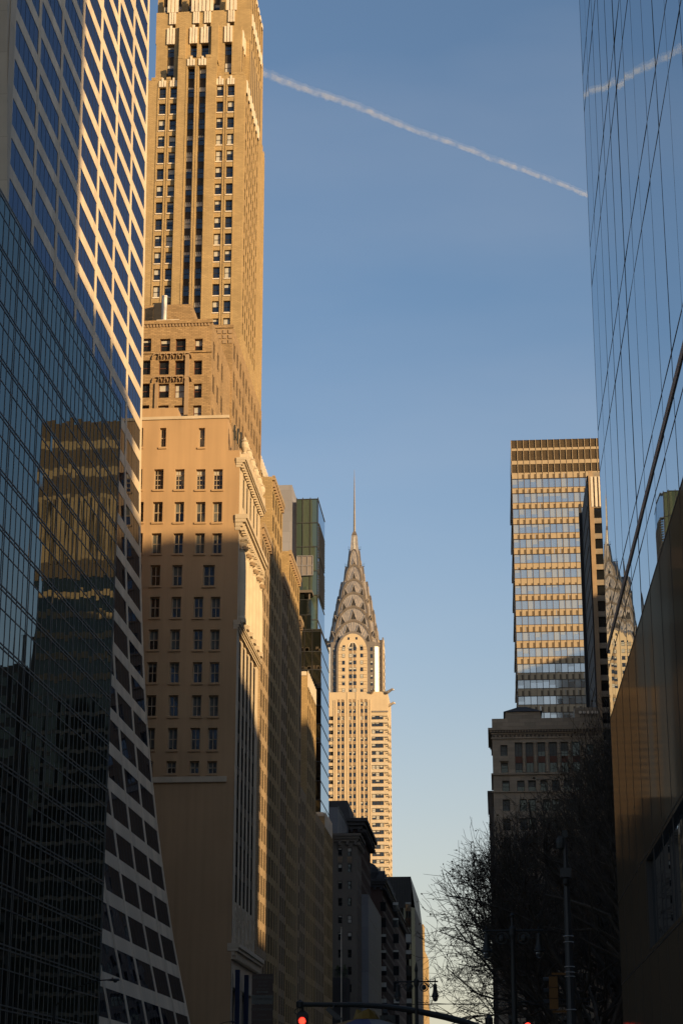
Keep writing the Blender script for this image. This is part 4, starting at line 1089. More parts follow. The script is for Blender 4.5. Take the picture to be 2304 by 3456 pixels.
mb = MB(); mb.lathe(xp, 379.5, [(.02, ztop), (.13, ztop + .1), (.13, ztop + .2), (.02, ztop + .32)], 'gold_panel', 8); mb.build('finial', t)

# ================================================================== the spired skyscraper
CY0 = 950.0
cx = A(1188, 2000, CY0)[0]
HB = 17.6; CYc = CY0 + HB
t = thing('spired_skyscraper', 'art deco skyscraper with sunburst steel arches and a needle spire, centre of the photo', 'skyscraper', (cx, CYc, 0))
K = lambda x, y, d=CY0: (A(1080 + x / 4.2, 2200 + y / 4.2, d)[0] - cx, A(1080 + x / 4.2, 2200 + y / 4.2, d)[1])
zK = lambda y: A(1188, 2200 + y / 4.2, CY0)[1]
zk6 = lambda y: A(1188, 1580 + y / 3.5654, CY0 + 6)[1]
zSh = zK(570)                       # shoulder where the eagles sit
def R4(k, p):                       # rotate a local point by k quarter turns about the axis
    x, y, z = p
    for _ in range(k): x, y = -y, x
    return (cx + x, CYc + y, z)
mb = MB(); wn = []; sp = MB()
def xk(v): return K(v, 1300)[0]
fh = zK(1015) - zK(1115)            # storey
def zrow(k): return zK(1010) - fh * k
# west face of the lower shaft: openings
rowsK = list(range(-3, 44))
wops = []
cols = [(243, 283), (300, 340), (408, 448), (465, 505), (573, 611), (630, 668)]
topk = {0: 695, 1: 695, 2: -50, 3: -50, 4: 695, 5: 695}
for ci, (a, b) in enumerate(cols):
    for k in rowsK:
        z = zrow(k)
        if z > zSh - 2 and ci in (2, 3): continue
        if ci not in (2, 3) and z > zK(690): continue
        if z - 2.9 < 30: continue
        wops.append((xk(a), xk(b), z - fh * .56, z))
LB = [(150, 190)]
for k in rowsK:
    z = zrow(k)
    if z > zK(905) or z < 30: continue
    wops.append((xk(150), xk(190), z - fh * .56, z))
    wops.append((xk(728), xk(895), z - fh * .54, z))
    wops.append((xk(-100) - 3, xk(-100) + 4.4, z - fh * .54, z)) if False else None
wops_bands = [q for q in wops if q[1] - q[0] > 4]
mirror = [(-b, -a, c, d) for a, b, c, d in wops_bands]
wops = [q for q in wops if q[1] - q[0] <= 4]
allw_ = wops + wops_bands + mirror
xcorn = xk(952)
wall(mb, west(cx, CY0), -HB, HB, 0, zSh, allw_, .5, 'grey_brick')
# street (south) face and the others: horizontal bands
sband = [(2.2, 12.5, zrow(k) - fh * .54, zrow(k)) for k in rowsK if 30 < zrow(k) < zK(905)] + [(22.5, 33, zrow(k) - fh * .54, zrow(k)) for k in rowsK if 30 < zrow(k) < zK(905)]
sband += [(15.5 + 2.2 * q, 16.9 + 2.2 * q, zrow(k) - fh * .54, zrow(k)) for k in rowsK if 30 < zrow(k) < zSh - 4 for q in range(2)]
wall(mb, south(cx + HB, CY0), 0, 2 * HB, 0, zSh, sband, .5, 'grey_brick')
mb.quad((cx - HB, CY0, 0), (cx - HB, CY0 + 2 * HB, 0), (cx - HB, CY0 + 2 * HB, zSh), (cx - HB, CY0, zSh), 'grey_brick')
mb.quad((cx - HB, CY0 + 2 * HB, 0), (cx + HB, CY0 + 2 * HB, 0), (cx + HB, CY0 + 2 * HB, zSh), (cx - HB, CY0 + 2 * HB, zSh), 'grey_brick')
mb.quad((cx - HB, CY0, zSh), (cx + HB, CY0, zSh), (cx + HB, CY0 + 2 * HB, zSh), (cx - HB, CY0 + 2 * HB, zSh), 'roofing')
for k in rowsK:                     # projecting white-brick sill courses wrapping the corner bays
    z = zrow(k)
    if 30 < z < zK(905):
        mb.box(cx + xk(715), cx + HB + .18, CY0 - .18, CY0 - .003, z - fh * .98, z - fh * .62, 'limestone')
        mb.box(cx + HB + .003, cx + HB + .18, CY0, CY0 + 13, z - fh * .98, z - fh * .62, 'limestone')
        for q in (905, 930): mb.box(cx + xk(q), cx + HB + .02, CY0 - .1, CY0 - .003, z - fh * (.14 if q == 905 else .42), z - fh * (.04 if q == 905 else .32), 'sash_dark')
# raised piers beside each strip
for a in (196, 222, 350, 388, 515, 555, 680, 712):
    x = cx + xk(a); mb.box(x - .28, x + .28, CY0 - .25, CY0 - .003, 0, zSh - 4 if a not in (388, 515) else zSh, 'grey_brick')
# setback ledge below the eagles at the corner bay
mb.box(cx + xk(735), cx + HB + .3, CY0 - .3, CY0 + .0, zK(862), zK(842), 'steel_clad')
mb.build('shaft_wall', t)
for a, b, c, d in wops: wn.append((west(cx, CY0), a, b, c, d, .4, 'sash', None))
for a, b, c, d in wops_bands + mirror:
    w3 = (b - a) / 3
    for q in range(3): wn.append((west(cx, CY0), a + w3 * q + .1, a + w3 * (q + 1) - .1, c, d, .4, 'sash', None))
for a, b, c, d in sband: wn.append((south(cx + HB, CY0), a, b, c, d, .4, 'plain', 0))
for ci, (a, b) in enumerate(cols):   # fluted spandrels between windows
    for k in rowsK:
        z = zrow(k)
        if 30 < z < (zSh if ci in (2, 3) else zK(690)):
            for q in range(3): x = cx + xk(a) + (xk(b) - xk(a)) * (q + .5) / 3; sp.box(x - .14, x + .14, CY0 - .12, CY0 - .003, z + .05, z + fh * .42, 'terra_trim')
mb = MB()
for a, b, c, d in wops_bands + mirror: mb.quad((cx + a, CY0 + .48, c), (cx + b, CY0 + .48, c), (cx + b, CY0 + .48, d), (cx + a, CY0 + .48, d), 'sash_red')
mb.build('band_backing', t)
# upper shaft, four-fold
z0, zA1, zDome = zSh, zk6(2110), zk6(1990)
aw, l1, l2a, l2b = 7.4, 15.2, 11.2, 13.4
arms = MB(); strips = MB(); clad = MB()
def arch(a, zs, zt, n_=14, pw=1.0):
    return [(a * math.cos(math.pi * q / n_), zs + (zt - zs) * math.sin(math.pi * q / n_) ** pw) for q in range(n_ + 1)]
def yf(s_, zt, z, lean): return -(s_ + (zt - z) * lean)
def vault(mb, k, a, s_, zb, zs, zt, m, n_=14, lean=0.0, rise=0.0, pw=1.0):
    """arched block: legs from zb to zs, arch to zt, from the axis out to distance s_ along -y rotated k; the face leans out downwards"""
    pr = [(a, zb)] + arch(a, zs, zt, n_, pw) + [(-a, zb)]
    A1 = [R4(k, (x, yf(s_, zt, z, lean), z)) for x, z in pr]
    B1 = [R4(k, (x, 0, z + (rise if z > zs else 0))) for x, z in pr]
    i = len(mb.v); mb.v += A1 + B1; n2 = len(pr); mi = mb.mi(m)
    for q in range(n2 - 1): mb.f.append((i + q, i + q + 1, i + n2 + q + 1, i + n2 + q)); mb.m.append(mi)
    mb.f.append(tuple(i + q for q in range(n2))); mb.m.append(mi)
def rim(mb, k, a, s_, zs, zt, m, wd, th, n_=14, legs=0, pw=1.0, lean=0.0):
    pr = arch(a, zs, zt, n_, pw); pi = arch(a - wd, zs, zt - wd * 1.1, n_, pw)
    if legs: pr = [(a, zs - legs)] + pr + [(-a, zs - legs)]; pi = [(a - wd, zs - legs)] + pi + [(-(a - wd), zs - legs)]
    for (p0, p1, q0, q1) in zip(pr, pr[1:], pi, pi[1:]):
        f = lambda p, y: R4(k, (p[0], yf(s_, zt, p[1], lean) + y, p[1]))
        mb.hexa([f(q0, -th), f(p0, -th), f(p0, .3), f(q0, .3), f(q1, -th), f(p1, -th), f(p1, .3), f(q1, .3)], m)
for k in range(4):
    vault(arms, k, aw, l1, z0, zk6(2240), zDome - .9, 'grey_brick')
    rim(clad, k, aw + .9, l1 - .5, zk6(2240), zDome + .4, 'steel_clad', 1.3, .25, legs=zk6(2240) - z0, n_=16)
    # dark clad bays either side
    P0 = [(-l2a, -l2b, z0), (l2a, -l2b, z0), (l2a, 0, z0), (-l2a, 0, z0)]
    pts = [R4(k, p) for p in P0] + [R4(k, (p[0], p[1], zk6(2100))) for p in P0]
    clad.hexa(pts, 'steel_clad')
    strips = MB()
    c0, c1 = (l2a + .02, -l2b + .2), (l2b - .2, -l2a - .02)
    mid_ = ((c0[0] + c1[0]) / 2 + .55, (c0[1] + c1[1]) / 2 - .55)
    for (p, q) in ((c0, mid_), (mid_, c1)):
        strips.quad(R4(k, (p[0], p[1], z0)), R4(k, (q[0], q[1], z0)), R4(k, (q[0], q[1], zk6(2160))), R4(k, (p[0], p[1], zk6(2160))), 'steel_bright')
        strips.quad(R4(k, (p[0], p[1], zk6(2160))), R4(k, (q[0], q[1], zk6(2160))), R4(k, (l2a * .8, -l2a * .8, zk6(2085))), R4(k, (l2a * .8, -l2a * .8, zk6(2085))), 'steel')
    strips.build('corner_steel', t)
nfu = int((zk6(2150) - z0) / fh)
zu = [zK(10 + 98.3 * q) for q in range(-1, 6)]
for k, thk in ((0, 0), (1, math.pi / 2)):
    o_ = R4(k, (0, -l1, 0)); fr = Fr(o_[0], o_[1], thk)
    o2 = R4(k, (0, -l2b, 0)); fr2 = Fr(o2[0], o2[1], thk)
    for z in zu:
        for a, b in ((-5.35, -3.9), (-1.9, -.2), (.2, 1.9), (3.9, 5.35)): wn.append((fr, a, b, z - 2.0, z, -.03, 'sash', None))
        for a, b in ((-10.2, -8.9), (8.9, 10.2)): wn.append((fr2, a, b, z - 2.0, z, -.03, 'sash', None))
        for s_ in (-1, 1): fbox(arms, fr, min(s_ * 5.5, s_ * 7.2), max(s_ * 5.5, s_ * 7.2), z - .35, z - .1, .003, .06, 'terra_trim'); fbox(arms, fr, min(s_ * 5.5, s_ * 7.2), max(s_ * 5.5, s_ * 7.2), z - 1.7, z - 1.45, .003, .06, 'terra_trim')
        fbox(sp, fr, -1.7, -.4, z - fh + .1, z - 2.1, .003, .1, 'terra_trim'); fbox(sp, fr, .4, 1.7, z - fh + .1, z - 2.1, .003, .1, 'terra_trim')
    z = zk6(2150); wn.append((fr, -5.0, -3.8, z - 1.6, z, -.03, 'sash', 0)); wn.append((fr, 3.8, 5.0, z - 1.6, z, -.03, 'sash', .5))
    z = zk6(2055); wn.append((fr, -2.5, -1.5, z - 1.3, z, -.03, 'sash', 0)); wn.append((fr, 1.5, 2.5, z - 1.3, z, -.03, 'sash', 0))
    # pointed head of the centre strip
    pr = arch(2.1, zu[0] - 1.0, zk6(2118), 8)
    for (p, q) in zip(pr, pr[1:]): arms.hexa([fr.P(p[0], p[1], .16), fr.P(q[0], q[1], .16), fr.P(q[0], q[1], 0), fr.P(p[0], p[1], 0), fr.P(p[0] * 1.18, p[1] + .35, .16), fr.P(q[0] * 1.18, q[1] + .35, .16), fr.P(q[0] * 1.18, q[1] + .35, 0), fr.P(p[0] * 1.18, p[1] + .35, 0)], 'crest_stone')
    arms.hexa([fr.P(-1.7, zu[0], .012), fr.P(1.7, zu[0], .012), fr.P(1.7, zu[0], .01), fr.P(-1.7, zu[0], .01), fr.P(-.9, zk6(2125), .012), fr.P(.9, zk6(2125), .012), fr.P(.9, zk6(2125), .01), fr.P(-.9, zk6(2125), .01)], 'sash_dark')
    fbox(arms, fr, -.14, .14, z0, zk6(2120), .0, .2, 'crest_stone')
arms.build('dome_bay', t); clad.build('metal_cladding', t); sp.build('spandrels', t)
# crown: six nested sunburst tiers
TI = [ # arch half width, face distance, spring z, apex z
 (10.5, 11.2, zk6(2230), zk6(1822), 3), (9.2, 9.9, zk6(1990), zk6(1648), 3), (7.9, 8.3, zk6(1760), zk6(1470), 3),
 (6.3, 6.6, zk6(1560), zk6(1297), 3), (4.4, 4.4, zk6(1340), zk6(1108), 2), (2.4, 2.5, zk6(1140), zk6(912), 1)]
LEAN = 0.085
for i, (a, s_, zs, zt, ntri) in enumerate(TI):
    base = zs - 5
    nm = None
    tier_ = MB()
    for k in range(4): vault(tier_, k, a, s_, base, zs, zt - .3, 'steel', 16, LEAN, 1.6, .92)
    c0_, c1_ = a * 1.0, a * .84
    tier_.frustum(cx - c0_, cx + c0_, CYc - c0_, CYc + c0_, base, cx - c1_, cx + c1_, CYc - c1_, CYc + c1_, zs + (zt - zs) * .45, 'steel')
    tier_.frustum(cx - c1_, cx + c1_, CYc - c1_, CYc + c1_, zs + (zt - zs) * .45, cx - c1_ * .6, cx + c1_ * .6, CYc - c1_ * .6, CYc + c1_ * .6, zs + (zt - zs) * .75, 'steel')
    nm = tier_.build('crown_tier', t)
    for k in range(4):
        rm = MB(); rim(rm, k, a + .12, s_, zs, zt, 'steel_dark', 1.05 if i < 5 else .5, .3, 16, legs=2.0, pw=.92, lean=LEAN); rm.build('arch_rim', nm)
        rb = MB(); nr_ = 22 if i < 4 else 12
        zc = zs - (zt - zs) * .15
        for q in range(nr_):
            an = math.pi * (q + .5) / nr_
            ex, ez = (a - 1.1) * math.cos(an), zs + (zt - 1.3 - zs) * math.sin(an) ** .92
            ix, iz = ex * .45, zc + (ez - zc) * .45
            wd = .15 if i < 4 else .09
            f = lambda x, o_, z: R4(k, (x, yf(s_, zt, z, LEAN) - o_, z))
            rb.hexa([f(ix - wd, .2, iz), f(ix + wd, .2, iz), f(ix + wd, -.1, iz), f(ix - wd, -.1, iz), f(ex - wd, .2, ez), f(ex + wd, .2, ez), f(ex + wd, -.1, ez), f(ex - wd, -.1, ez)], 'steel_rib')
        rb.build('sunburst_ribs', nm)
        n_t = (4, 5, 5, 5, 3, 1)[i]
        for q in range(n_t):
            an = math.pi * (q + .5) / n_t if n_t > 1 else math.pi / 2
            an = math.pi / 2 + (an - math.pi / 2) * (.84 if n_t < 5 else .88)
            if i == 0: bx, bz = 7.9 * math.cos(an) * 1.08, zk6(2240) + (zDome - zk6(2240)) * math.sin(an) * 1.04 + .3
            else: la, _, lzs, lzt, _ = TI[i - 1]; bx, bz = la * math.cos(an) * .95, lzs + (lzt - lzs) * math.sin(an) ** .92 + .4
            if abs(bx) > a - .9: bx = math.copysign(a - .9, bx)
            dx, dz = bx * .35, (bz - (zs - 5)); ln = math.hypot(dx, dz); dx, dz = dx / ln, dz / ln
            hgt = (5.0, 5.2, 5.0, 4.6, 3.8, 2.6)[i] * (1 - .28 * abs(math.cos(an))); hw = (1.55, 1.5, 1.35, 1.15, .9, .55)[i]
            f = lambda p, o_: R4(k, (p[0], yf(s_, zt, p[1], LEAN) - o_, p[1]))
            pL, pR, pT = (bx - hw * dz, bz + hw * dx), (bx + hw * dz, bz - hw * dx), (bx + dx * hgt, bz + dz * hgt)
            wm = MB(); wm.tri(f(pL, .24), f(pR, .24), f(pT, .24), 'sash_dark')
            sh = lambda p, d_: (p[0] + d_, p[1])
            for p, q_, mm in ((pL, pT, 'steel_rib'), (pT, pR, 'steel')):
                wm.hexa([f(sh(p, -.16), .6), f(sh(p, .16), .6), f(sh(p, .16), -.1), f(sh(p, -.16), -.1), f(sh(q_, -.12), .6), f(sh(q_, .12), .6), f(sh(q_, .12), -.1), f(sh(q_, -.12), -.1)], mm)
            wm.build('triangular_window', nm)
# needle
zn0, zn1, zn2 = zk6(1100), zk6(740), zk6(688)
mb = MB(); mb.frustum(cx - 2.6, cx + 2.6, CYc - 2.6, CYc + 2.6, zn0, cx - 1.5, cx + 1.5, CYc - 1.5, CYc + 1.5, zn1, 'steel')
mb.frustum(cx - 1.5, cx + 1.5, CYc - 1.5, CYc + 1.5, zn1, cx - .7, cx + .7, CYc - .7, CYc + .7, zn2, 'steel_dark')
for s_ in (-1, 1):
    mb.hexa([(cx + s_ * .35 - .09, CYc - 2.5, zn0 + 5), (cx + s_ * .35 + .09, CYc - 2.5, zn0 + 5), (cx + s_ * .35 + .09, CYc - 2.0, zn0 + 5), (cx + s_ * .35 - .09, CYc - 2.0, zn0 + 5), (cx - .08, CYc - 1.75, zn1), (cx + .08, CYc - 1.75, zn1), (cx + .08, CYc - 1.4, zn1), (cx - .08, CYc - 1.4, zn1)], 'steel_bright')
mb.build('needle_base', t)
zap = A(1188, 1585, CYc)[1]
mb = MB(); mb.tube([(cx, CYc, zn2 - 1), (cx, CYc, zn2 + (zap - zn2) * .3), (cx, CYc, zn2 + (zap - zn2) * .78), (cx, CYc, zap)], [.72, .55, .26, .05], 'steel_clad', 6); mb.build('spire', t)
for yz, hw_ in ((905, 3.3), (1112, 5.2), (1500, 8.0)):
    z = zk6(yz); mb = MB()
    inner = {905: 1.9, 1112: 3.2, 1500: 7.0}[yz]
    for s_ in (-1, 1):
        mb.box(cx + min(s_ * inner, s_ * hw_ ), cx + max(s_ * inner, s_ * hw_), CYc - .12, CYc + .12, z - .12, z + .12, 'mullion_dark')
        for q in range(3): x = cx + s_ * (hw_ - .1 - .55 * q); mb.box(x - .05, x + .05, CYc - .05, CYc + .05, z, z + 1.9 - .3 * q, 'mullion_dark')
    mb.build('antenna', t)
# steel eagle heads at the shoulder corners
for (ex, ey, dx, dy) in ((-HB, -HB, -1, -.25), (9.6, -HB, .6, -1), (HB, -HB, 1, -.35), (HB, -HB + 9, 1, -.1)):
    mb = MB(); bx, by = cx + ex, CYc + ey; z = zSh - (0.3 if ey == -HB else 5.2); d = Vector((dx, dy, 0)).normalized()
    P3 = [Vector((bx, by, z - .6)) - d * 1.2, Vector((bx, by, z + .1)) + d * .6, Vector((bx, by, z + .8)) + d * 1.9, Vector((bx, by, z + 1.2)) + d * 2.7, Vector((bx, by, z + .95)) + d * 3.3, Vector((bx, by, z + .45)) + d * 3.75]
    mb.tube(P3, [.95, .85, .65, .72, .42, .08], 'steel', 8)
    n3 = Vector((-d.y, d.x, 0))
    for s_ in (-1, 1): mb.tri(Vector((bx, by, z + .3)) + d * .4 + n3 * s_ * .7, Vector((bx, by, z + .6)) - d * 2.4 + n3 * s_ * 1.3, Vector((bx, by, z - .4)) - d * .4 + n3 * s_ * .8, 'steel')
    mb.build('eagle_head', t, smooth=True)
put_windows(t, wn, seed=14)

# ================================================================== right: gold-panelled tower
YO = 572.0
xl, zt = A(*ZR(262, 185), YO); xr = 50.0
t = thing('gold_banded_tower', 'tall office tower striped with gold panels and pale glass bands, three dark bands on top', 'skyscraper', (xl + 18, 505, 0))
pm = MB(); lou = MB(); wn = []; frm = MB(); rnd = random.Random(31)
PITCHX = A(*ZR(310, 1300), YO)[0] - A(*ZR(265, 1300), YO)[0]
np_ = int((xr - xl) / PITCHX); xr = xl + np_ * PITCHX
def zr(y): return A(*ZR(500, y), YO)[1]
dark = [(178, 238), (255, 327), (354, 415)]
gls = [(458, 524), (563, 632), (674, 742), (786, 852), (893, 957), (1003, 1068), (1112, 1176), (1228, 1293), (1337, 1402), (1449, 1513), (1565, 1628), (1680, 1745), (1795, 1860), (1910, 1973), (2028, 2090)]
per = zr(1910) - zr(2028)
zg = [(zr(b), zr(a)) for a, b in gls]
while zg[-1][0] > 8: zg.append((zg[-1][0] - per, zg[-1][1] - per))
fr = west(0, YO)
zd = [(zr(b), zr(a)) for a, b in dark]
ops_ = [(xl + PITCHX * i, xl + PITCHX * (i + 1), a, b) for a, b in zg for i in range(np_)]
wall(pm, fr, xl, xr, 0, zt, [(xl, xr, a, b) for a, b in zg + zd], .25, 'gold_panel')
for a, b in zd:
    lou.quad((xl, YO + .25, a), (xr, YO + .25, a), (xr, YO + .25, b), (xl, YO + .25, b), 'bronze_louvre')
    z = a + .2
    while z < b - .1: lou.box(xl, xr, YO + .10, YO + .248, z, z + .07, 'bronze_louvre'); z += .3
    for i in range(np_ + 1): x = xl + PITCHX * i; lou.box(x - .07, x + .07, YO - .15, YO + .24, a, b, 'gold_panel')
# notched ventilation recesses in the gold panels
for j, (a, b) in enumerate([(zd[1][1] - .0, 0)] + zg):
    if j == 0: continue
    top = (zg[j - 2][0] if j > 1 else zd[2][0]); zlo, zhi = b + .25, b + .25 + ((top - b) * (.60 if j not in (7, 8) else .16))
    
    for i in range(np_):
        x1_ = xl + PITCHX * (i + 1) - .12
        if rnd.random() < .04: continue
        pm.box(x1_ - .58, x1_ - .02, YO - .02, YO - .006, zlo - .2, zhi, 'bronze_louvre')
        if rnd.random() < .12: pm.box(x1_ - .9, x1_ - .75, YO - .02, YO - .006, zlo - .2, zhi + .2, 'pale_blind')
for i in range(np_ + 1):
    x = xl + PITCHX * i; frm.box(x - .045, x + .045, YO - .10, YO - .021, 0, zt, 'bronze_edge')
for a, b in zg:
    for z in (a, b): frm.box(xl, xr, YO - .09, YO - .022, z - .05, z + .05, 'bronze_edge')
# sides and roof, north side stepped with projecting panel edges
pm.quad((xl, YO, 0), (xl, YO + 34, 0), (xl, YO + 34, zt), (xl, YO, zt), 'bronze_edge')
pm.quad((xr, YO, 0), (xr, YO + 34, 0), (xr, YO + 34, zt), (xr, YO, zt), 'bronze_edge')
pm.quad((xl, YO + 34, 0), (xr, YO + 34, 0), (xr, YO + 34, zt), (xl, YO + 34, zt), 'bronze_edge')
pm.quad((xl, YO, zt), (xr, YO, zt), (xr, YO + 34, zt), (xl, YO + 34, zt), 'roofing')
for j, (a, b) in enumerate(zg):
    pm.box(xl - .28 - .22 * (j % 2), xl - .003, YO + .4, YO + 33.8, b + .1, b + 1.6, 'bronze_edge')
pm.build('gold_panels', t); lou.build('louvre_bands', t); frm.build('panel_frames', t)
for a, b in zg:
    for i in range(np_):
        bl = rnd.choice((0, 0, .35, .6, .9, 1.0, 0, .25))
        wn.append((fr, xl + PITCHX * i + .03, xl + PITCHX * (i + 1) - .03, a, b, .22, 'pale', bl))
wn.sort(key=lambda q: (q[1] > 30, -q[3]))
put_windows(t, wn, seed=15)

# ================================================================== right: dark slab tower with stone end
YB2, YB3 = 445.0, 478.0
xb1, zt = A(*ZR(822, 415), YB2)
t = thing('slab_tower', 'thin dark slab tower with sunlit stone end, in front of the gold-banded tower', 'skyscraper', (xb1 + 8, 460, 0))
mb = MB(); wn = []
xa_, xc_ = A(*ZR(862, 900), YB2)[0], A(*ZR(900, 900), YB2)[0] + .6
wo = []
yw0 = 672; k = 0
z = A(*ZR(880, 672), YB2)[1]; pz = (A(*ZR(880, 790), YB2)[1] - A(*ZR(900, 1930), YB2)[1]) / 10.05
while z > 8:
    for q in range(4): wo.append((xa_ + 3.1 * q, xa_ + 3.1 * q + 2.6, z - pz * .66, z))
    z -= pz
mass(mb, 'R', xb1, xb1 + 15, YB2, YB3, 0, zt, 'brown_stone', wo, [], .5)
mb.box(xb1 - .12, xb1 + .9, YB2 - .2, YB2 - .003, 0, zt + .3, 'terra_trim')
mb.build('wall', t)
mb = MB(); zq = A(*ZR(880, 665), YB2)[1]
for q in range(14): mb.box(xa_ - .3 + .95 * q, xa_ + .25 + .95 * q, YB2 - .3, YB2 - .003, zq, zt - 1.2, 'crest_stone')
mb.build('fluted_crest', t)
mb = MB(); mb.box(xb1 - .35, xb1 - .003, YB2 + 2, YB3 - .1, 0, zt - .2, 'slate_roof')  # near-black sheet over the north face, its shade put into the colour
xq, zq2 = A(*ZR(748, 655), YB3)
mb.box(xq, xb1 - .36, YB3 - 1.4, YB3 - .1, 0, zq2, 'slate_roof')
for k in range(1, 30): mb.box(xb1 - .5, xb1 - .351, YB2 + 4, YB3 - 3, k * 5.0, k * 5.0 + .3, 'dark_stone')
mb.build('blank_side', t)
for q in wo: wn.append((west(0, YB2), *q, .5, 'plain', 0))
put_windows(t, wn, seed=16)

# ================================================================== right: shadowed masonry building with column bays
YN = 420.0
xn, zn = A(*ZB(448, 45), YN); xn2 = A(*ZB(1088, 60), YN)[0]
t = thing('masonry_office', 'shadowed brown stone office building with a columned top storey, behind the bare trees', 'building', ((xn + xn2) / 2, 432, 0))
mb = MB(); wn = []; wo = []
def zn_(y): return A(*ZB(700, y), YN)[1]
def xn_(x): return A(*ZB(x, 300), YN)[0]
big = [(585, 628), (650, 693), (719, 762), (787, 831), (856, 896), (922, 966)]
for a, b in big: wo.append((xn_(a), xn_(b), zn_(358), zn_(182)))
wo += [(xn_(500), xn_(541), zn_(260), zn_(196)), (xn_(502), xn_(543), zn_(358), zn_(298)), (xn_(1008), xn_(1048), zn_(260), zn_(196)), (xn_(1008), xn_(1048), zn_(358), zn_(298))]
zr0, prd = zn_(405), zn_(405) - zn_(515)
for k in range(20):
    z = zr0 - prd * k
    if z < 6: break
    cols_ = [(506, 548)] + ([(592, 636), (658, 702), (728, 771), (796, 840), (864, 908), (932, 972)] if k in (0,) else [(604, 646), (655, 699), (740, 784), (793, 837), (876, 920), (932, 972)]) + [(1008, 1050)]
    for a, b in cols_: wo.append((xn_(a), xn_(b), z - 2.55, z))
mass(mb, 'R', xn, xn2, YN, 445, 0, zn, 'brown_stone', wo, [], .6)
mb.build('wall', t)
mb = MB()
zc = zn_(95)
for k, (o_, a, b) in enumerate(((.9, zn_(112), zn_(98)), (.55, zn_(122), zn_(112)), (.3, zn_(133), zn_(125)))): mb.box(xn - o_, xn2 + .2, YN - o_, YN + 20, a, b - .003, 'brown_stone')
x = xn
while x < xn2: mb.box(x, x + .3, YN - .75, YN - .31, zn_(124), zn_(113), 'dark_stone'); x += .62
x = xn + .4
while x < xn2 - .8: mb.lathe(x, YN - .12, [(.02, zn_(150)), (.24, zn_(144)), (.24, zn_(138)), (.02, zn_(134))], 'dark_stone', 6); x += .9
for z0_, z1_, o_ in ((zn_(372), zn_(362), .4), (zn_(474), zn_(468), .3), (zn_(160), zn_(152), .25)): mb.box(xn - o_, xn2 + .1, YN - o_, YN + 20, z0_, z1_, 'brown_stone')
for a, b in ((497, 547),): mb.box(xn_(a), xn_(b), YN - .45, YN - .003, zn_(292), zn_(284), 'brown_stone')
mb.build('cornice', t)
for a, b in zip(big, big[1:]):
    c = (xn_(a[1]) + xn_(b[0])) / 2
    mb = MB(); mb.lathe(c, YN - .1, [(.42, zn_(358)), (.42, zn_(352)), (.34, zn_(350)), (.30, zn_(195)), (.42, zn_(190)), (.44, zn_(182))], 'brown_stone', 10); mb.build('column', t)
mb = MB()
for a, b in big:
    mb = MB(); mb.box(xn_(a) - .1, xn_(b) + .1, YN + .45, YN + .62, zn_(300), zn_(262), 'sash_red'); mb.build('spandrel', t)
    mb = MB(); mb.box(xn_(a) - .1, xn_(b) + .1, YN - .25, YN - .003, zn_(368), zn_(360), 'brown_stone'); mb.build('sill', t)
mb = MB(); xq, zq = A(*ZB(527, 5), YN + 4); xq2 = A(*ZB(732, 5), YN + 4)[0]
mb.box(xq, xq2, YN + 4, YN + 14, zn, zq, 'brown_stone'); mb.frustum(xq - .4, xq2 + .4, YN + 3.6, YN + 14.4, zq, xq + 3.0, xq2 - 3, YN + 7, YN + 11, zq + 1.7, 'slate_roof')
mb.build('penthouse', t); mb = MB()
xq, zq = A(*ZR(720, 2112), YN + 3); xq2 = A(*ZR(905, 2112), YN + 3)[0]
mb.box(xq, xq2, YN + 3, YN + 14, zn, zq, 'brown_stone')
mb.build('penthouse', t)
mb = MB()
for k in range(5):
    x, z = A(*ZR(762 + 29 * k, 2146), YN + 2.4); mb = MB(); mb.ring([[(x + r * math.cos(a), YN + 2.4 + dy, z + r * math.sin(a)) for a in [q * math.pi / 4 for q in range(8)]] for r, dy in ((.34, 0), (.2, .4))], 'crest_stone')
    mb.box(x - .04, x + .04, YN + 2.6, YN + 2.7, zn, z, 'iron'); mb.build('floodlight', t)
for q in wo: wn.append((west(0, YN), *q, .6, 'dim2' if q[3] - q[2] > 4 else 'dim', None))
put_windows(t, wn, seed=17)
xq, zq = A(*ZB(430, 480), 452)
t = thing('shadow_block', 'narrow black sliver of a building at the left edge of the brown stone office', 'building', (xq + 4, 455, 0))
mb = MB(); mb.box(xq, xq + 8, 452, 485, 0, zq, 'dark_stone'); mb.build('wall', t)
mb = MB()
for k in range(12): mb.box(xq - .1, xq - .003, 453, 484, 4 + 4 * k, 5 + 4 * k, 'slate_roof')
mb.box(xq - .3, xq + 8.1, 451.7, 485.2, zq, zq + .5, 'dark_stone')
mb.build('ledges', t)

# ================================================================== right: banded tower hidden behind the mirror glass, seen only in reflections
t = thing('banded_tower', 'tower with dark and gold floor bands, seen only mirrored in the left curtain wall', 'skyscraper', (34, 408, 0))
mb = MB(); x0, x1, y0, ht = 26.2, 55.0, 400.0, 153.0
bands = [(4.5, 'bronze_edge'), (2.0, 'brick_tan'), (4.5, 'bronze_edge'), (2.0, 'brick_tan'), (4.6, 'bronze_edge'), (15, 'brick_tan'), (4, 'bronze_edge')]
z = ht
while z > 0:
    h_, m_ = bands.pop(0) if bands else ((1.5, 'brick_tan') if z > 92 else (.8, 'brown_stone'))  # lower bands thinner and in darker stone: shade put into the colour
    mb.box(x0, x1, y0, y0 + 15, max(0, z - h_), z, m_); z -= h_
    if not bands:
        mb.box(x0 + .15, x1 - .15, y0 + .15, y0 + 14.9, max(0, z - 3.1), z, 'black_glass'); z -= 3.1
mb.build('wall', t)
mb = MB()
for k in range(17): mb.box(x0 + .5 + 1.65 * k, x0 + 1.0 + 1.65 * k, y0 - .2, y0 - .003, ht - 33.6, ht - 18.6, 'bronze_louvre')
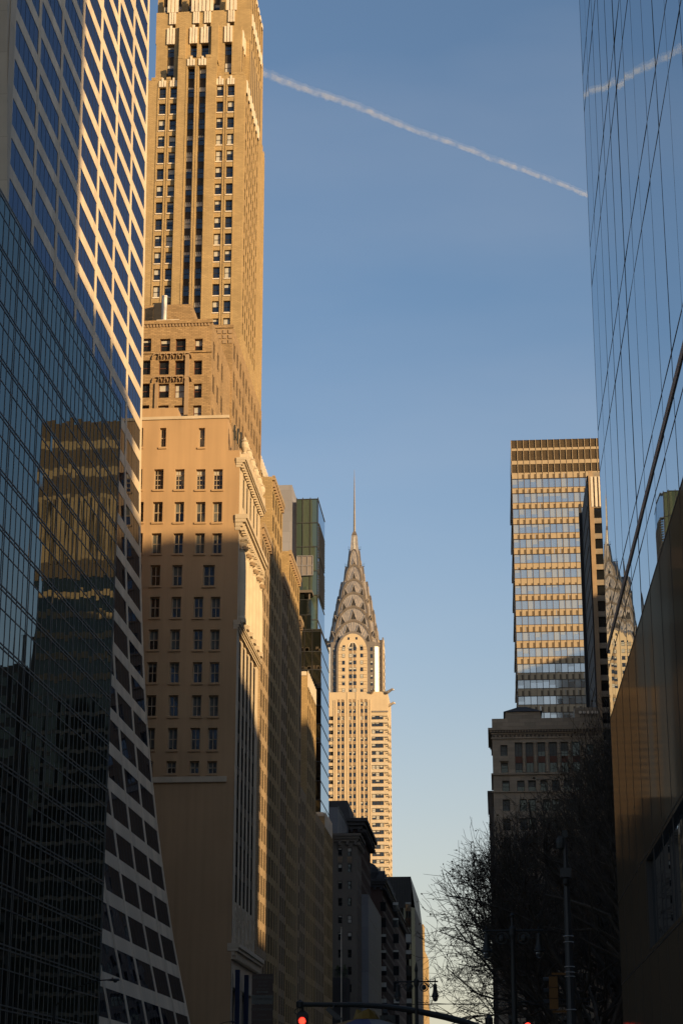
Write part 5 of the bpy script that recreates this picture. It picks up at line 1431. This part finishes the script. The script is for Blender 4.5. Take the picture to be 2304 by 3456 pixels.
mb.build('vent_slots', t)
t = thing('lower_annex', 'lower dark block beside the banded tower, seen only mirrored in the left curtain wall', 'building', (55, 405, 0))
mb = MB(); mb.box(55.3, 57, 402, 414, 0, 104, 'dark_stone'); mb.box(57.2, 95, 396, 414, 0, 96, 'grey_brick_dark'); mb.build('wall', t)
mb = MB()
for z in range(4, 94, 4): mb.box(57.5, 94.8, 395.9, 395.997, z, z + 2, 'black_glass')
mb.build('window_bands', t)

# ================================================================== unseen slabs added south-west, heights set to cut the sunlight
for k, (y0, y1, h, x0, dep, m_) in enumerate((
    (-110, 4, 176, 138, 12, 'grey_brick'), (4.5, 34, 132, 138, 12, 'brick_tan'), (34.5, 58, 118.5, 138, 12, 'brick_tan'), (58.5, 75.5, 101, 138, 12, 'limestone'), (76, 92, 74, 138, 12, 'limestone'), (92.5, 128, 123.5, 138, 12, 'brick_brown'), (128.5, 150, 111, 138, 12, 'brick_brown'),
    (150.5, 200, 103, 138, 12, 'grey_brick'), (200.5, 292, 134, 138, 12, 'brick_tan'), (292.5, 345, 139, 138, 12, 'brick_tan'), (345.5, 425, 157, 138, 12, 'brick_gold'), (425.5, 590, 173, 138, 12, 'grey_brick'))):
    t = thing('sun_blocker', 'added sun-blocking slab south of the park, out of view, number %s along the row' % ('one', 'two', 'three', 'four', 'five', 'six', 'seven', 'eight', 'nine', 'ten', 'eleven', 'twelve')[k], 'building', (x0 + dep / 2, (y0 + y1) / 2, 0))
    mb = MB(); mb.box(x0, x0 + dep, y0, y1, 0, h, m_)
    mb.build('wall', t); mb = MB()
    for z in range(6, int(h) - 4, 4): mb.box(x0 - .05, x0 - .002, y0 + 1, y1 - 1, z, z + 2, 'window_glass')
    mb.build('window_bands', t)
# ================================================================== trees
def make_tree(name, label, loc, h, seed, spread=1.0, leaves=True, lean=(0, 0), maxseg=15000, rad_=.34):
    rr = random.Random(seed); t = thing(name, label, 'tree', loc, 'bare plane trees along the right')
    tr = MB(); br = MB(); lf = MB()
    base = Vector(loc)
    H0 = h * .28
    trunk = [base + Vector((0, 0, -.1)), base + Vector((.1, .05, H0 * .5)), base + Vector((.15 + lean[0] * .3, .1, H0))]
    tr.tube(trunk, [h * .022, h * .018, h * .015], 'bark', 9)
    cnt = [0]; cc = base + Vector((lean[0] * h * .8, 0, h * .56)); er = (h * rad_, h * rad_, h * .44)
    def grow(p, d, ln, rad, lev):
        if cnt[0] > maxseg: return
        cnt[0] += 1
        n_ = 3 if lev < 3 else 2
        pts = [p]; q = p; dd = d.copy()
        for s_ in range(n_):
            dd = (dd + Vector((rr.gauss(0, .20), rr.gauss(0, .20), rr.gauss(0.05, .17)))).normalized()
            q = q + dd * ln / n_; pts.append(q)
        e_ = sum(((q[i_] - cc[i_]) / er[i_]) ** 2 for i_ in range(3))
        if lev > 1 and e_ > rr.uniform(.85, 1.25): return
        (tr if lev == 0 else br).tube(pts, [rad * (1 - .45 * k / n_) for k in range(n_ + 1)], 'bark', 6 if lev < 2 else (4 if lev < 4 else 3), cap=lev < 2)
        if lev >= 7 or ln < .22:
            if leaves and rr.random() < .30:
                for _ in range(rr.choice((1, 1, 2))):
                    c = q + Vector((rr.gauss(0, .06), rr.gauss(0, .06), -.05)); s2 = rr.uniform(.045, .085)
                    a = Vector((rr.uniform(-1, 1), rr.uniform(-1, 1), rr.uniform(-1, 1))).normalized() * s2; b = a.cross(Vector((rr.uniform(-1, 1), rr.uniform(-1, 1), 1))).normalized() * s2 * .8
                    lf.quad(c - a, c + b, c + a, c - b, 'leaf_brown')
            return
        nch = rr.choice((3, 4, 4)) if lev < 3 else rr.choice((2, 3, 3))
        for k in range(nch):
            f = rr.uniform(.45, 1.0) if k else 1.0
            idx = f * n_; i = min(int(idx), n_ - 1); st = pts[i].lerp(pts[i + 1], idx - i)
            ax = Vector((rr.gauss(0, 1), rr.gauss(0, 1), rr.gauss(0, .5))).normalized()
            ang = rr.uniform(.35, .85) if k else rr.uniform(.05, .3)
            nd = (d * math.cos(ang) + ax.cross(d).normalized() * math.sin(ang)).normalized(); nd.z += .06; nd.normalize()
            grow(st, nd, ln * rr.uniform(.64, .84), max(rad * rr.uniform(.5, .66), .014), lev + 1)
    top = trunk[-1]
    for k in range(6):
        an = 6.283 * k / 6 + rr.uniform(-.4, .4); up_ = rr.uniform(.7, 2.2)
        d = Vector((math.cos(an) * spread, math.sin(an) * spread, up_)).normalized(); d.x += lean[0]; d.normalize()
        grow(top - Vector((0, 0, rr.uniform(0, H0 * .25))), d, h * rr.uniform(.24, .30), h * .010, 0)
    tr.build('trunk', t); br.build('branches', t)
    lf.build('leaves', t)
    return t
def copy_tree(o, loc, rz, sc, label):
    r = o.copy(); S.collection.objects.link(r); r.location = loc; r.rotation_euler = (0, 0, rz); r.scale = (sc, sc, sc); r['label'] = label
    for ch in o.children:
        c = ch.copy(); S.collection.objects.link(c); c.parent = r
    return r
T1 = make_tree('bare_tree', 'bare tree with a few clinging leaves, its crown leaning left into the sky', (5.0, 104, 0), 18.3, 5, 1.0, True, (-.12, 0), rad_=.40)
T2 = make_tree('bare_tree', 'large bare tree nearest the brown panels of the glass tower', (11.0, 100, 0), 24.5, 12, .9, True, (-.05, 0))
T3 = make_tree('bare_tree', 'bare tree in the middle of the row, in front of the columned office', (8.0, 128, 0), 24, 23, .9, True, (-.12, 0))
copy_tree(T2, (12.5, 135, 0), 2.1, 1.05, 'tall bare tree in the second row, right of the floodlit roof corner')
copy_tree(T1, (8.6, 152, 0), 1.2, 1.05, 'bare tree whose twigs reach lowest at the left of the row')
copy_tree(T3, (15.0, 170, 0), 4.0, 1.15, 'bare tree farthest back, behind the others')
copy_tree(T2, (7.5, 84, 0), 4.4, .78, 'small bare tree behind the yellow traffic signal')
copy_tree(T1, (4.8, 122, 0), 0.5, .92, 'bare tree just behind the left-leaning one, whose twigs fill its gaps')
copy_tree(T1, (9.0, 192, 0), 3.2, 1.2, 'bare tree behind the twin-lantern lamp post')

# ================================================================== street lamps with bell lanterns
def lamp_post(x, y, zarm, half, label, zfin=None):
    t = thing('street_lamp', label, 'street lamp', (x, y, 0), 'twin bell-lantern street lamps')
    mb = MB(); r0 = half * .17
    mb.lathe(x, y, [(r0 * 1.9, 0), (r0 * 1.9, .5), (r0 * 1.3, .7), (r0 * 1.1, 1.4), (r0 * .85, 1.6), (r0 * .75, zarm * .55), (r0 * 1.3, zarm * .56), (r0 * 1.3, zarm * .575), (r0 * .65, zarm * .59), (r0 * .5, zarm - .2), (r0 * .8, zarm - .1), (r0 * .8, zarm + .05), (r0 * .35, zarm + .12), (r0 * .35, zarm + .3), (r0 * .6, zarm + .36), (.01, (zfin or zarm + .62))], 'iron', 12)
    mb.build('pole', t)
    mb = MB(); mb.tube([(x - half * 1.16, y, zarm), (x + half * 1.16, y, zarm)], half * .045, 'iron', 6)
    mb.build('crossarm', t)
    for s_ in (-1, 1):
        mb = MB(); c = (x + s_ * half * .42, zarm - half * .30)
        pts = [(c[0] + math.cos(a) * half * .24 * (1 - k * .012), y, c[1] + math.sin(a) * half * .24 * (1 - k * .012)) for k, a in enumerate([q * math.pi / 8 for q in range(20)])]
        mb.tube(pts, half * .028, 'iron', 5)
        mb.lathe(c[0], y, [(.01, c[1] - half * .15), (half * .11, c[1] - half * .1), (half * .13, c[1]), (half * .1, c[1] + half * .1), (.01, c[1] + half * .15)], 'iron', 10)
        c2 = (x + s_ * half * .78, zarm - half * .2)
        mb.tube([(c2[0] + math.cos(a) * half * .1, y, c2[1] + math.sin(a) * half * .1) for a in [q * math.pi / 5 for q in range(11)]], half * .02, 'iron', 4)
        mb.build('scroll_bracket', t)
        mb = MB(); lx = x + s_ * half; hh = half * .5
        mb.lathe(lx, y, [(.01, zarm + hh * .42), (hh * .04, zarm + hh * .28), (hh * .09, zarm + hh * .16), (hh * .05, zarm + hh * .05), (hh * .05, zarm + .0 - hh * .2), (hh * .16, zarm + .0 - hh * .26), (hh * .2, zarm + .0 - hh * .34), (hh * .22, zarm + .0 - hh * .8), (hh * .27, zarm + .0 - hh * 1.15), (hh * .36, zarm + .0 - hh * 1.42), (hh * .42, zarm + .0 - hh * 1.5), (hh * .42, zarm + .0 - hh * 1.58), (hh * .3, zarm + .0 - hh * 1.6)], 'iron', 16)
        l = mb.build('lantern', t, smooth=False)
        mb = MB(); mb.lathe(lx, y, [(hh * .31, zarm + .0 - hh * 1.58), (hh * .31, zarm + .0 - hh * 1.75), (hh * .24, zarm + .0 - hh * 1.98), (hh * .1, zarm + .0 - hh * 2.08), (.005, zarm + .0 - hh * 2.1)], 'lamp_glass', 14); mb.build('globe', l, smooth=True)
    return t
yl = 65.0; x, z = A(1404, 3313, yl); half = A(1467, 3313, yl)[0] - x
lamp_post(x, yl, z, half, 'ornate black lamp post whose right bell lantern hangs against the sky')
yl = 47.0; x, z = A(1728, 3141, yl); half = A(1816, 3141, yl)[0] - x
lamp_post(x, yl, z, half, 'ornate black twin-lantern lamp post in front of the bare trees', A(1724, 3080, yl)[1])

# ================================================================== traffic signal mast with red light
ym = 70.0
t = thing('traffic_signal_mast', 'dark curved mast arm with the lit red signal hanging at its left tip', 'traffic signal', (A(1640, 3456, ym)[0], ym, 0))
pts = []
for a, b in ((1640, 3475), (1560, 3448), (1500, 3432), (1400, 3411), (1295, 3396), (1200, 3391), (1120, 3391), (1017, 3390)):
    x, z = A(a, b, ym); pts.append((x, ym, z))
mb = MB(); mb.tube(pts, [.13, .12, .115, .105, .095, .09, .085, .08], 'iron', 8)
mb.lathe(pts[-1][0] - .05, ym, [(.02, pts[-1][2] - .14), (.13, pts[-1][2] - .1), (.14, pts[-1][2] + .08), (.02, pts[-1][2] + .16)], 'iron', 10)
mb.build('mast_arm', t)
mb = MB(); px_, pz_ = pts[0][0] + .1, pts[0][2]
mb.lathe(px_, ym, [(.3, 0), (.3, .3), (.17, .5), (.14, pz_ + .4), (.02, pz_ + .5)], 'iron', 12); mb.build('post', t)
xs_, zs_ = A(1018.5, 3445, ym - .15)
mb = MB(); mb.tube([(xs_, ym, pts[-1][2] - .05), (xs_, ym, zs_ + .32)], .05, 'iron', 8)
mb.box(xs_ - .2, xs_ + .2, ym - .02, ym + .2, zs_ - .82, zs_ + .24, 'iron'); mb.frustum(xs_ - .2, xs_ + .2, ym - .02, ym + .2, zs_ + .24, xs_ - .08, xs_ + .08, ym + .02, ym + .14, zs_ + .36, 'iron')
cable = [(pts[-1][0] - .02, ym, pts[-1][2]), (pts[-1][0] - .22, ym, pts[-1][2] - .2), (pts[-1][0] - .26, ym, zs_ + .3), (xs_ - .15, ym, zs_ + .2)]
mb.tube(cable, .015, 'iron', 4)
for k in range(3):
    zc = zs_ - .3 * k
    for q in range(8):
        a0, a1 = math.pi * q / 8, math.pi * (q + 1) / 8
        f = lambda a, r, y: (xs_ + r * math.cos(a), y, zc + r * math.sin(a))
        mb.hexa([f(a0, .135, ym - .2), f(a1, .135, ym - .2), f(a1, .135, ym - .02), f(a0, .135, ym - .02), f(a0, .15, ym - .2), f(a1, .15, ym - .2), f(a1, .15, ym - .02), f(a0, .15, ym - .02)], 'iron')
h_ = mb.build('signal_head', t)
for k, m_ in enumerate(('signal_lit', 'black_glass', 'black_glass')):
    mb = MB(); zc = zs_ - .3 * k
    mb.ring([[(xs_ + r * math.cos(q * math.pi / 8), ym - dy, zc + r * math.sin(q * math.pi / 8)) for q in range(16)] for r, dy in ((.13, .03), (.11, .06), (.05, .085), (.005, .09))], m_); mb.build('lens', h_, smooth=True)
# box hanging from the mast
xa_, z1_ = A(1098, 3396, ym - .3); xb_, z0_ = A(1148, 3442, ym - .3)
t = thing('mast_sign', 'dark angled box sign fixed under the traffic mast arm', 'sign', (xa_, ym - .3, z0_))
mb = MB(); mb.hexa([(xb_ - .14, ym - .35, z0_), (xb_ + .1, ym - .35, z0_ + .02), (xb_ + .1, ym - .2, z0_ + .02), (xb_ - .14, ym - .2, z0_), (xa_, ym - .35, z1_ - .12), (xa_ + .12, ym - .35, z1_), (xa_ + .12, ym - .2, z1_), (xa_, ym - .2, z1_ - .12)], 'galvanised')
mb.build('housing', t)
mb = MB(); mb.tube([(xa_ + .25, ym - .3, z1_ - .1), (xa_ + .3, ym, z1_ + .1)], .03, 'iron', 6); mb.build('bracket', t)
# thin span wires
t = thing('span_wire', 'two thin wires crossing the street above the mast arm', 'cable', (-6, 72, 0))
mb = MB()
for a, b, c, d in ((1130, 3386, 2000, 3368), (1400, 3383, 2000, 3379)):
    x0, z0 = A(a, b, 72); x1, z1 = A(c, d, 72)
    mb.tube([(x0 + (x1 - x0) * q / 6, 72, z0 + (z1 - z0) * q / 6 - .12 * math.sin(math.pi * q / 6)) for q in range(7)], .012, 'iron', 4)
mb.build('wire', t)
# small round regulatory sign
ys = 82.0; x, z = A(1307, 3462, ys)
t = thing('round_sign', 'small grey sign with a red ring on a post, below the mast arm', 'sign', (x, ys, 0))
mb = MB(); mb.box(x - .32, x + .32, ys - .03, ys, z - .42, z + .42, 'sign_white'); mb.build('panel', t)
mb = MB(); mb.tube([(x + .24 * math.cos(a), ys - .035, z + .24 * math.sin(a)) for a in [q * math.pi / 8 for q in range(17)]], .03, 'sign_red', 5); mb.build('ring', t)
mb = MB(); mb.tube([(x, ys + .03, 0), (x, ys + .03, z + .5)], .035, 'galvanised', 6)
mb.lathe(x - .1, ys + .03, [(.05, z + .45), (.14, z + .5), (.1, z + .62), (.02, z + .7)], 'sign_white', 10); mb.build('post', t)

# ================================================================== tall equipment pole and the yellow signal on it
yp = 56.0; x, zt = A(1904, 2812, yp); x = A(1925, 3400, yp)[0]
t = thing('camera_pole', 'tall grey metal pole with camera boxes near its top, in front of the trees', 'pole', (x, yp, 0))
mb = MB(); mb.tube([(x, yp, 0), (x, yp, 5), (x, yp, A(1910, 3060, yp)[1]), (x, yp, zt)], [.15, .13, .10, .05], 'galvanised', 10); mb.build('shaft', t)
mb = MB(); zc = A(1905, 2815, yp)[1]
mb.box(x - .07, x + .07, yp - .07, yp + .07, zc - .1, zc + .1, 'sign_white'); mb.build('top_box', t)
xc, zc = A(1890, 2845, yp)
mb = MB(); mb.lathe(xc, yp, [(.02, zc - .22), (.12, zc - .15), (.14, zc), (.12, zc + .12), (.02, zc + .2)], 'sign_white', 10); mb.box(xc, x, yp - .03, yp + .03, zc - .03, zc + .03, 'galvanised')
mb.box(x - .2, x - .07, yp - .1, yp + .1, zc - .15, zc + .2, 'galvanised'); mb.build('camera', t)
zc = A(1905, 2946, yp)[1]; mb = MB(); mb.box(x - .17, x + .14, yp - .14, yp + .14, zc - .13, zc + .13, 'galvanised'); mb.lathe(x - .02, yp - .1, [(.01, zc - .38), (.09, zc - .32), (.09, zc - .2), (.01, zc - .14)], 'iron', 10); mb.build('junction_box', t)
mb = MB()
for py_ in (3160, 3180, 3263, 3282, 3296, 3408): 
    z_ = A(1920, py_, yp)[1]; mb.tube([(x + .145 * math.cos(q * math.pi / 5), yp + .145 * math.sin(q * math.pi / 5), z_) for q in range(11)], .012, 'pipe_steel', 4)
mb.build('strap_bands', t)
xa_, z1_ = A(1850, 3296, yp); xb_, z0_ = A(1883, 3408, yp)
t = thing('yellow_traffic_signal', 'yellow traffic signal housing seen from the side, strapped to the grey pole', 'traffic signal', (xa_, yp, z0_))
mb = MB(); n_ = 3
for k in range(n_):
    a, b = z0_ + (z1_ - z0_) * k / n_, z0_ + (z1_ - z0_) * (k + 1) / n_
    mb.box(xa_, xb_, yp - .13, yp + .13, a + .008, b - .008, 'signal_yellow')
mb.build('housing', t)
for k in range(n_):
    a, b = z0_ + (z1_ - z0_) * k / n_, z0_ + (z1_ - z0_) * (k + 1) / n_; zc = (a + b) / 2
    mb = MB(); prv = None
    for q in range(8):
        a0, a1 = math.pi * q / 8 - .2, math.pi * (q + 1) / 8 - .2
        f = lambda an, r, xx: (xx, yp + r * math.cos(an), zc + r * math.sin(an))
        mb.hexa([f(a0, .12, xa_ - .16), f(a1, .12, xa_ - .16), f(a1, .12, xa_), f(a0, .12, xa_), f(a0, .135, xa_ - .16), f(a1, .135, xa_ - .16), f(a1, .135, xa_), f(a0, .135, xa_)], 'sign_back')
    mb.build('visor', t)
for py_ in (3287, 3414):
    z_ = A(1880, py_, yp)[1]; mb = MB(); mb.box(xa_ + .08, x - .1, yp - .04, yp + .04, z_ - .03, z_ + .03, 'signal_yellow'); mb.build('bracket', t)
# second red light far right, only its top in the frame
yr = 74.0; x, z = A(1780, 3458, yr)
t = thing('pedestrian_signal', 'small signal showing red at the very bottom edge, below the trees', 'traffic signal', (x, yr, 0))
mb = MB(); mb.box(x - .18, x + .18, yr, yr + .18, z - .8, z + .1, 'iron'); mb.tube([(x + .05, yr + .22, 0), (x + .05, yr + .22, z + .05)], .05, 'iron', 6); mb.build('housing', t)
mb = MB(); mb.ring([[(x + r * math.cos(q * math.pi / 8), yr - dy, z - .06 + r * math.sin(q * math.pi / 8)) for q in range(16)] for r, dy in ((.13, .01), (.1, .05), (.01, .07))], 'signal_lit'); mb.build('lens', t)

# ================================================================== parking sign stack
yg = 27.0; x0, z1 = A(851, 3289, yg); x1, _ = A(922, 3285, yg); wv = x1 - x0
t = thing('parking_sign', 'stack of dark red no-standing signs at the bottom, left of centre', 'sign', ((x0 + x1) / 2, yg, 0))
def z_(py): return A(886, py, yg)[1]
ROT = R(-6)
def text(body, size, xc, z, mat, parent, y):
    c = bpy.data.curves.new('lettering', 'FONT'); c.body = body; c.size = size; c.align_x = 'CENTER'; c.align_y = 'CENTER'; c.extrude = .001
    c.materials.append(M[mat]); o = bpy.data.objects.new('text_source', c); S.collection.objects.link(o)
    o.parent = parent; o.rotation_euler = (math.pi / 2, 0, 0); pw = parent_world(parent)
    me = bpy.data.meshes.new_from_object(o.evaluated_get(bpy.context.evaluated_depsgraph_get())); q = bpy.data.objects.new('lettering', me)
    S.collection.objects.link(q); q.parent = parent; q.rotation_euler = o.rotation_euler; q.location = (xc - pw.x, y - pw.y, z - pw.z)
    bpy.data.objects.remove(o); return q
xm_ = (x0 + x1) / 2
for (pa, pb, m_, lines) in ((3287, 3358, 'sign_red', (('NO STANDING', 3300, .044), ('7AM-10AM', 3314, .030), ('4PM-7PM', 3327, .030), ('MON THRU FRI', 3338, .026))),
                            (3359, 3389, 'sign_white', (('OTHER TIMES', 3372, .040),)),
                            (3390, 3480, 'sign_red', (('NO STANDING', 3407, .044), ('EXCEPT', 3426, .036), ('TRUCKS LOADING', 3442, .030)))):
    mb = MB(); mb.box(x0, x1, yg - .008, yg, z_(pb), z_(pa), m_); p = mb.build('sign_panel', t)
    for body, py_, sz in lines: text(body, sz, xm_, z_(py_), 'sign_white' if m_ == 'sign_red' else 'sign_ink', p, yg - .010)
    if m_ == 'sign_red' and pa < 3300:
        mb = MB(); zc = z_(3348)
        mb.box(xm_ - .06, xm_ + .06, yg - .011, yg - .009, zc - .008, zc + .008, 'sign_white')
        for s_ in (-1, 1): mb.hexa([(xm_ + s_ * .085, yg - .0112, zc - .001), (xm_ + s_ * .055, yg - .0112, zc - .022), (xm_ + s_ * .055, yg - .009, zc - .022), (xm_ + s_ * .085, yg - .009, zc - .001), (xm_ + s_ * .085, yg - .0112, zc + .001), (xm_ + s_ * .055, yg - .0112, zc + .022), (xm_ + s_ * .055, yg - .009, zc + .022), (xm_ + s_ * .085, yg - .009, zc + .001)], 'sign_white')
        mb.build('arrow', p)
mb = MB(); mb.box(xm_ - .02, xm_ + .02, yg + .004, yg + .04, 0, z1 + .01, 'galvanised')
for py_ in (3295, 3350, 3400): mb.lathe(xm_, yg - .012, [(.008, z_(py_)), (.008, z_(py_) + .006)], 'galvanised', 6)
mb.build('post', t)

# ================================================================== cobra-head street lights
def cobra(label, pts, head, y, sc, px0):
    P_ = [A(a, b, y) for a, b in pts]
    hx, hz = A(*head, y)
    t = thing('cobra_head_lamp', label, 'street light', (px0, y, 0), 'cobra-head street lights')
    mb = MB(); bx = px0; bz = P_[0][1]
    mb.lathe(bx, y, [(.28 * sc, 0), (.28 * sc, .4), (.14 * sc, .6), (.09 * sc, bz)], 'iron', 10); mb.build('pole', t)
    mb = MB(); mb.tube([(bx, y, bz)] + [(a, y, b) for a, b in P_[1:]] + [(hx - .3 * sc, y, hz + .02)], .045 * sc, 'iron', 6); mb.build('arm', t)
    mb = MB(); secs = []
    for f, w_, h0, h1 in ((-.45, .05, -.04, .05), (-.2, .13, -.06, .10), (.1, .17, -.07, .12), (.34, .15, -.06, .10), (.42, .05, -.02, .04)):
        secs.append([(hx + f * sc, y + w_ * sc * math.cos(a), hz + (h1 if math.sin(a) > 0 else -h0) * sc * math.sin(a)) for a in [q * math.pi / 6 for q in range(12)]])
    mb.ring(secs, 'galvanised'); mb.lathe(hx - .08 * sc, y, [(.05 * sc, hz + .1 * sc), (.05 * sc, hz + .17 * sc), (.01, hz + .18 * sc)], 'sash_red', 8)
    hd = mb.build('lamp_head', t, smooth=True)
    mb = MB(); mb.lathe(hx + .12 * sc, y, [(.14 * sc, hz - .05 * sc), (.13 * sc, hz - .12 * sc), (.06 * sc, hz - .17 * sc), (.01, hz - .18 * sc)], 'lamp_glass', 12); mb.build('lens', hd, smooth=True)
cobra('grey cobra-head street light reaching out before the white stone tower, lower left', [(180, 3400), (240, 3343), (285, 3322), (335, 3309)], (384, 3308), 100.0, .75, A(182, 3450, 100)[0])
cobra('smaller cobra-head street light at the bottom edge, left of the parking sign', [(700, 3490), (742, 3456), (760, 3450)], (784, 3449), 150.0, .6, A(700, 3456, 150)[0])

# ================================================================== food-cart umbrella, only its top in the frame
yu = 15.0; xu, zu_ = A(1236, 3436, yu)
t = thing('cart_umbrella', 'top of a blue, yellow and white food-cart umbrella at the bottom edge', 'umbrella', (xu, yu, 0))
n_ = 8; mb = MB(); cols_ = ('umbrella_orange', 'umbrella_blue', 'umbrella_white', 'umbrella_yellow')
prof = [(0.03, 0), (.14, -.018), (.25, -.05), (.5, -.16), (.8, -.33), (1.05, -.52)]
for q in range(n_):
    for s_ in range(3):
        a0 = 2 * math.pi * (q + s_ / 3) / n_ + .2; a1 = 2 * math.pi * (q + (s_ + 1) / 3) / n_ + .2
        sag = lambda s2, r: -.03 * r * math.sin(math.pi * s2 / 3)
        for (r0, d0), (r1, d1) in zip(prof, prof[1:]):
            mb.quad((xu + r0 * math.cos(a0), yu + r0 * math.sin(a0), zu_ + d0 + sag(s_, r0)), (xu + r1 * math.cos(a0), yu + r1 * math.sin(a0), zu_ + d1 + sag(s_, r1)), (xu + r1 * math.cos(a1), yu + r1 * math.sin(a1), zu_ + d1 + sag(s_ + 1, r1)), (xu + r0 * math.cos(a1), yu + r0 * math.sin(a1), zu_ + d0 + sag(s_ + 1, r0)), cols_[q % 4])
mb.build('canopy', t)
mb = MB(); k = 10; rr = random.Random(2)
for q in range(k):
    a0, a1 = 2 * math.pi * q / k, 2 * math.pi * (q + 1) / k; h0, h1 = .028 + .02 * ((q * 7) % 3), .028 + .02 * (((q + 1) * 7) % 3 if q < k - 1 else 0)
    mb.quad((xu + .10 * math.cos(a0), yu + .10 * math.sin(a0), zu_ - .01), (xu + .10 * math.cos(a1), yu + .10 * math.sin(a1), zu_ - .01), (xu + .075 * math.cos(a1), yu + .075 * math.sin(a1), zu_ + h1), (xu + .075 * math.cos(a0), yu + .075 * math.sin(a0), zu_ + h0), 'umbrella_yellow')
    mb.tri((xu + .075 * math.cos(a0), yu + .075 * math.sin(a0), zu_ + h0), (xu + .075 * math.cos(a1), yu + .075 * math.sin(a1), zu_ + h1), (xu, yu, zu_ + .035), 'umbrella_yellow')
mb.build('vent_cap', t)
mb = MB(); mb.tube([(xu, yu, 0), (xu, yu, zu_ - .02)], .02, 'galvanised', 8); mb.build('pole', t)

# ================================================================== vapour trail: a real tube of thin cloud high above
m, n, o = newmat('vapour')
pv = n.nodes.new('ShaderNodeVolumePrincipled'); pv.inputs['Color'].default_value = (1, 1, 1, 1); pv.inputs['Anisotropy'].default_value = .0
t_ = n.nodes.new('ShaderNodeTexCoord'); nn = n.nodes.new('ShaderNodeTexNoise'); nn.inputs['Scale'].default_value = .03; nn.inputs['Detail'].default_value = 5
n.links.new(t_.outputs['Object'], nn.inputs['Vector'])
mr = n.nodes.new('ShaderNodeMapRange'); mr.inputs['From Min'].default_value = .38; mr.inputs['From Max'].default_value = .7; mr.inputs['To Max'].default_value = .026; mr.inputs['To Min'].default_value = .002
n.links.new(nn.outputs[0], mr.inputs[0]); n.links.new(mr.outputs[0], pv.inputs['Density']); n.links.new(pv.outputs[0], o.inputs['Volume']); M['vapour'] = m
HT = 3000.0
def hit(px, py): r = ray(px, py); k = HT / r.z; return Vector((r.x * k, r.y * k, HT))
pa, pb = hit(883, 243), hit(1975, 653)
d = (pb - pa); s0, s1 = pa - d * .12, pb + d * .4
mb = MB(); pts = []; rads = []; rr = random.Random(8); N = 260
for k in range(N + 1):
    f = k / N; p = s0.lerp(s1, f); side = Vector((-d.y, d.x, 0)).normalized()
    pts.append(p + side * (rr.gauss(0, .8) + 2.5 * math.sin(f * 19)) + Vector((0, 0, rr.gauss(0, .8) + 2 * math.sin(f * 31))))
    rads.append(9.0 * (1 + .08 * rr.gauss(0, 1)) * (1.1 - .3 * min(1, f * 2.5)))
mb.tube(pts, rads, 'vapour', 8)
ob = mb.build('vapour_trail')
m2 = M['vapour'].copy(); m2.node_tree.nodes[[q.name for q in m2.node_tree.nodes if q.type == 'MAP_RANGE'][0]].inputs['To Max'].default_value = .006; M['vapour_veil'] = m2
mb = MB(); mb.tube([p + Vector((0, 0, 3)) for p in pts], [q * 1.7 for q in rads], 'vapour_veil', 8); veil = mb.build('veil', ob)
bm_ = bmesh.new(); bm_.from_mesh(veil.data); bmesh.ops.recalc_face_normals(bm_, faces=bm_.faces); bm_.to_mesh(veil.data); bm_.free()
bm_ = bmesh.new(); bm_.from_mesh(ob.data); bmesh.ops.recalc_face_normals(bm_, faces=bm_.faces); bm_.to_mesh(ob.data); bm_.free()
ob['kind'] = 'stuff'; ob['label'] = 'thin white aircraft vapour trail slanting across the blue sky'; ob['category'] = 'vapour trail'
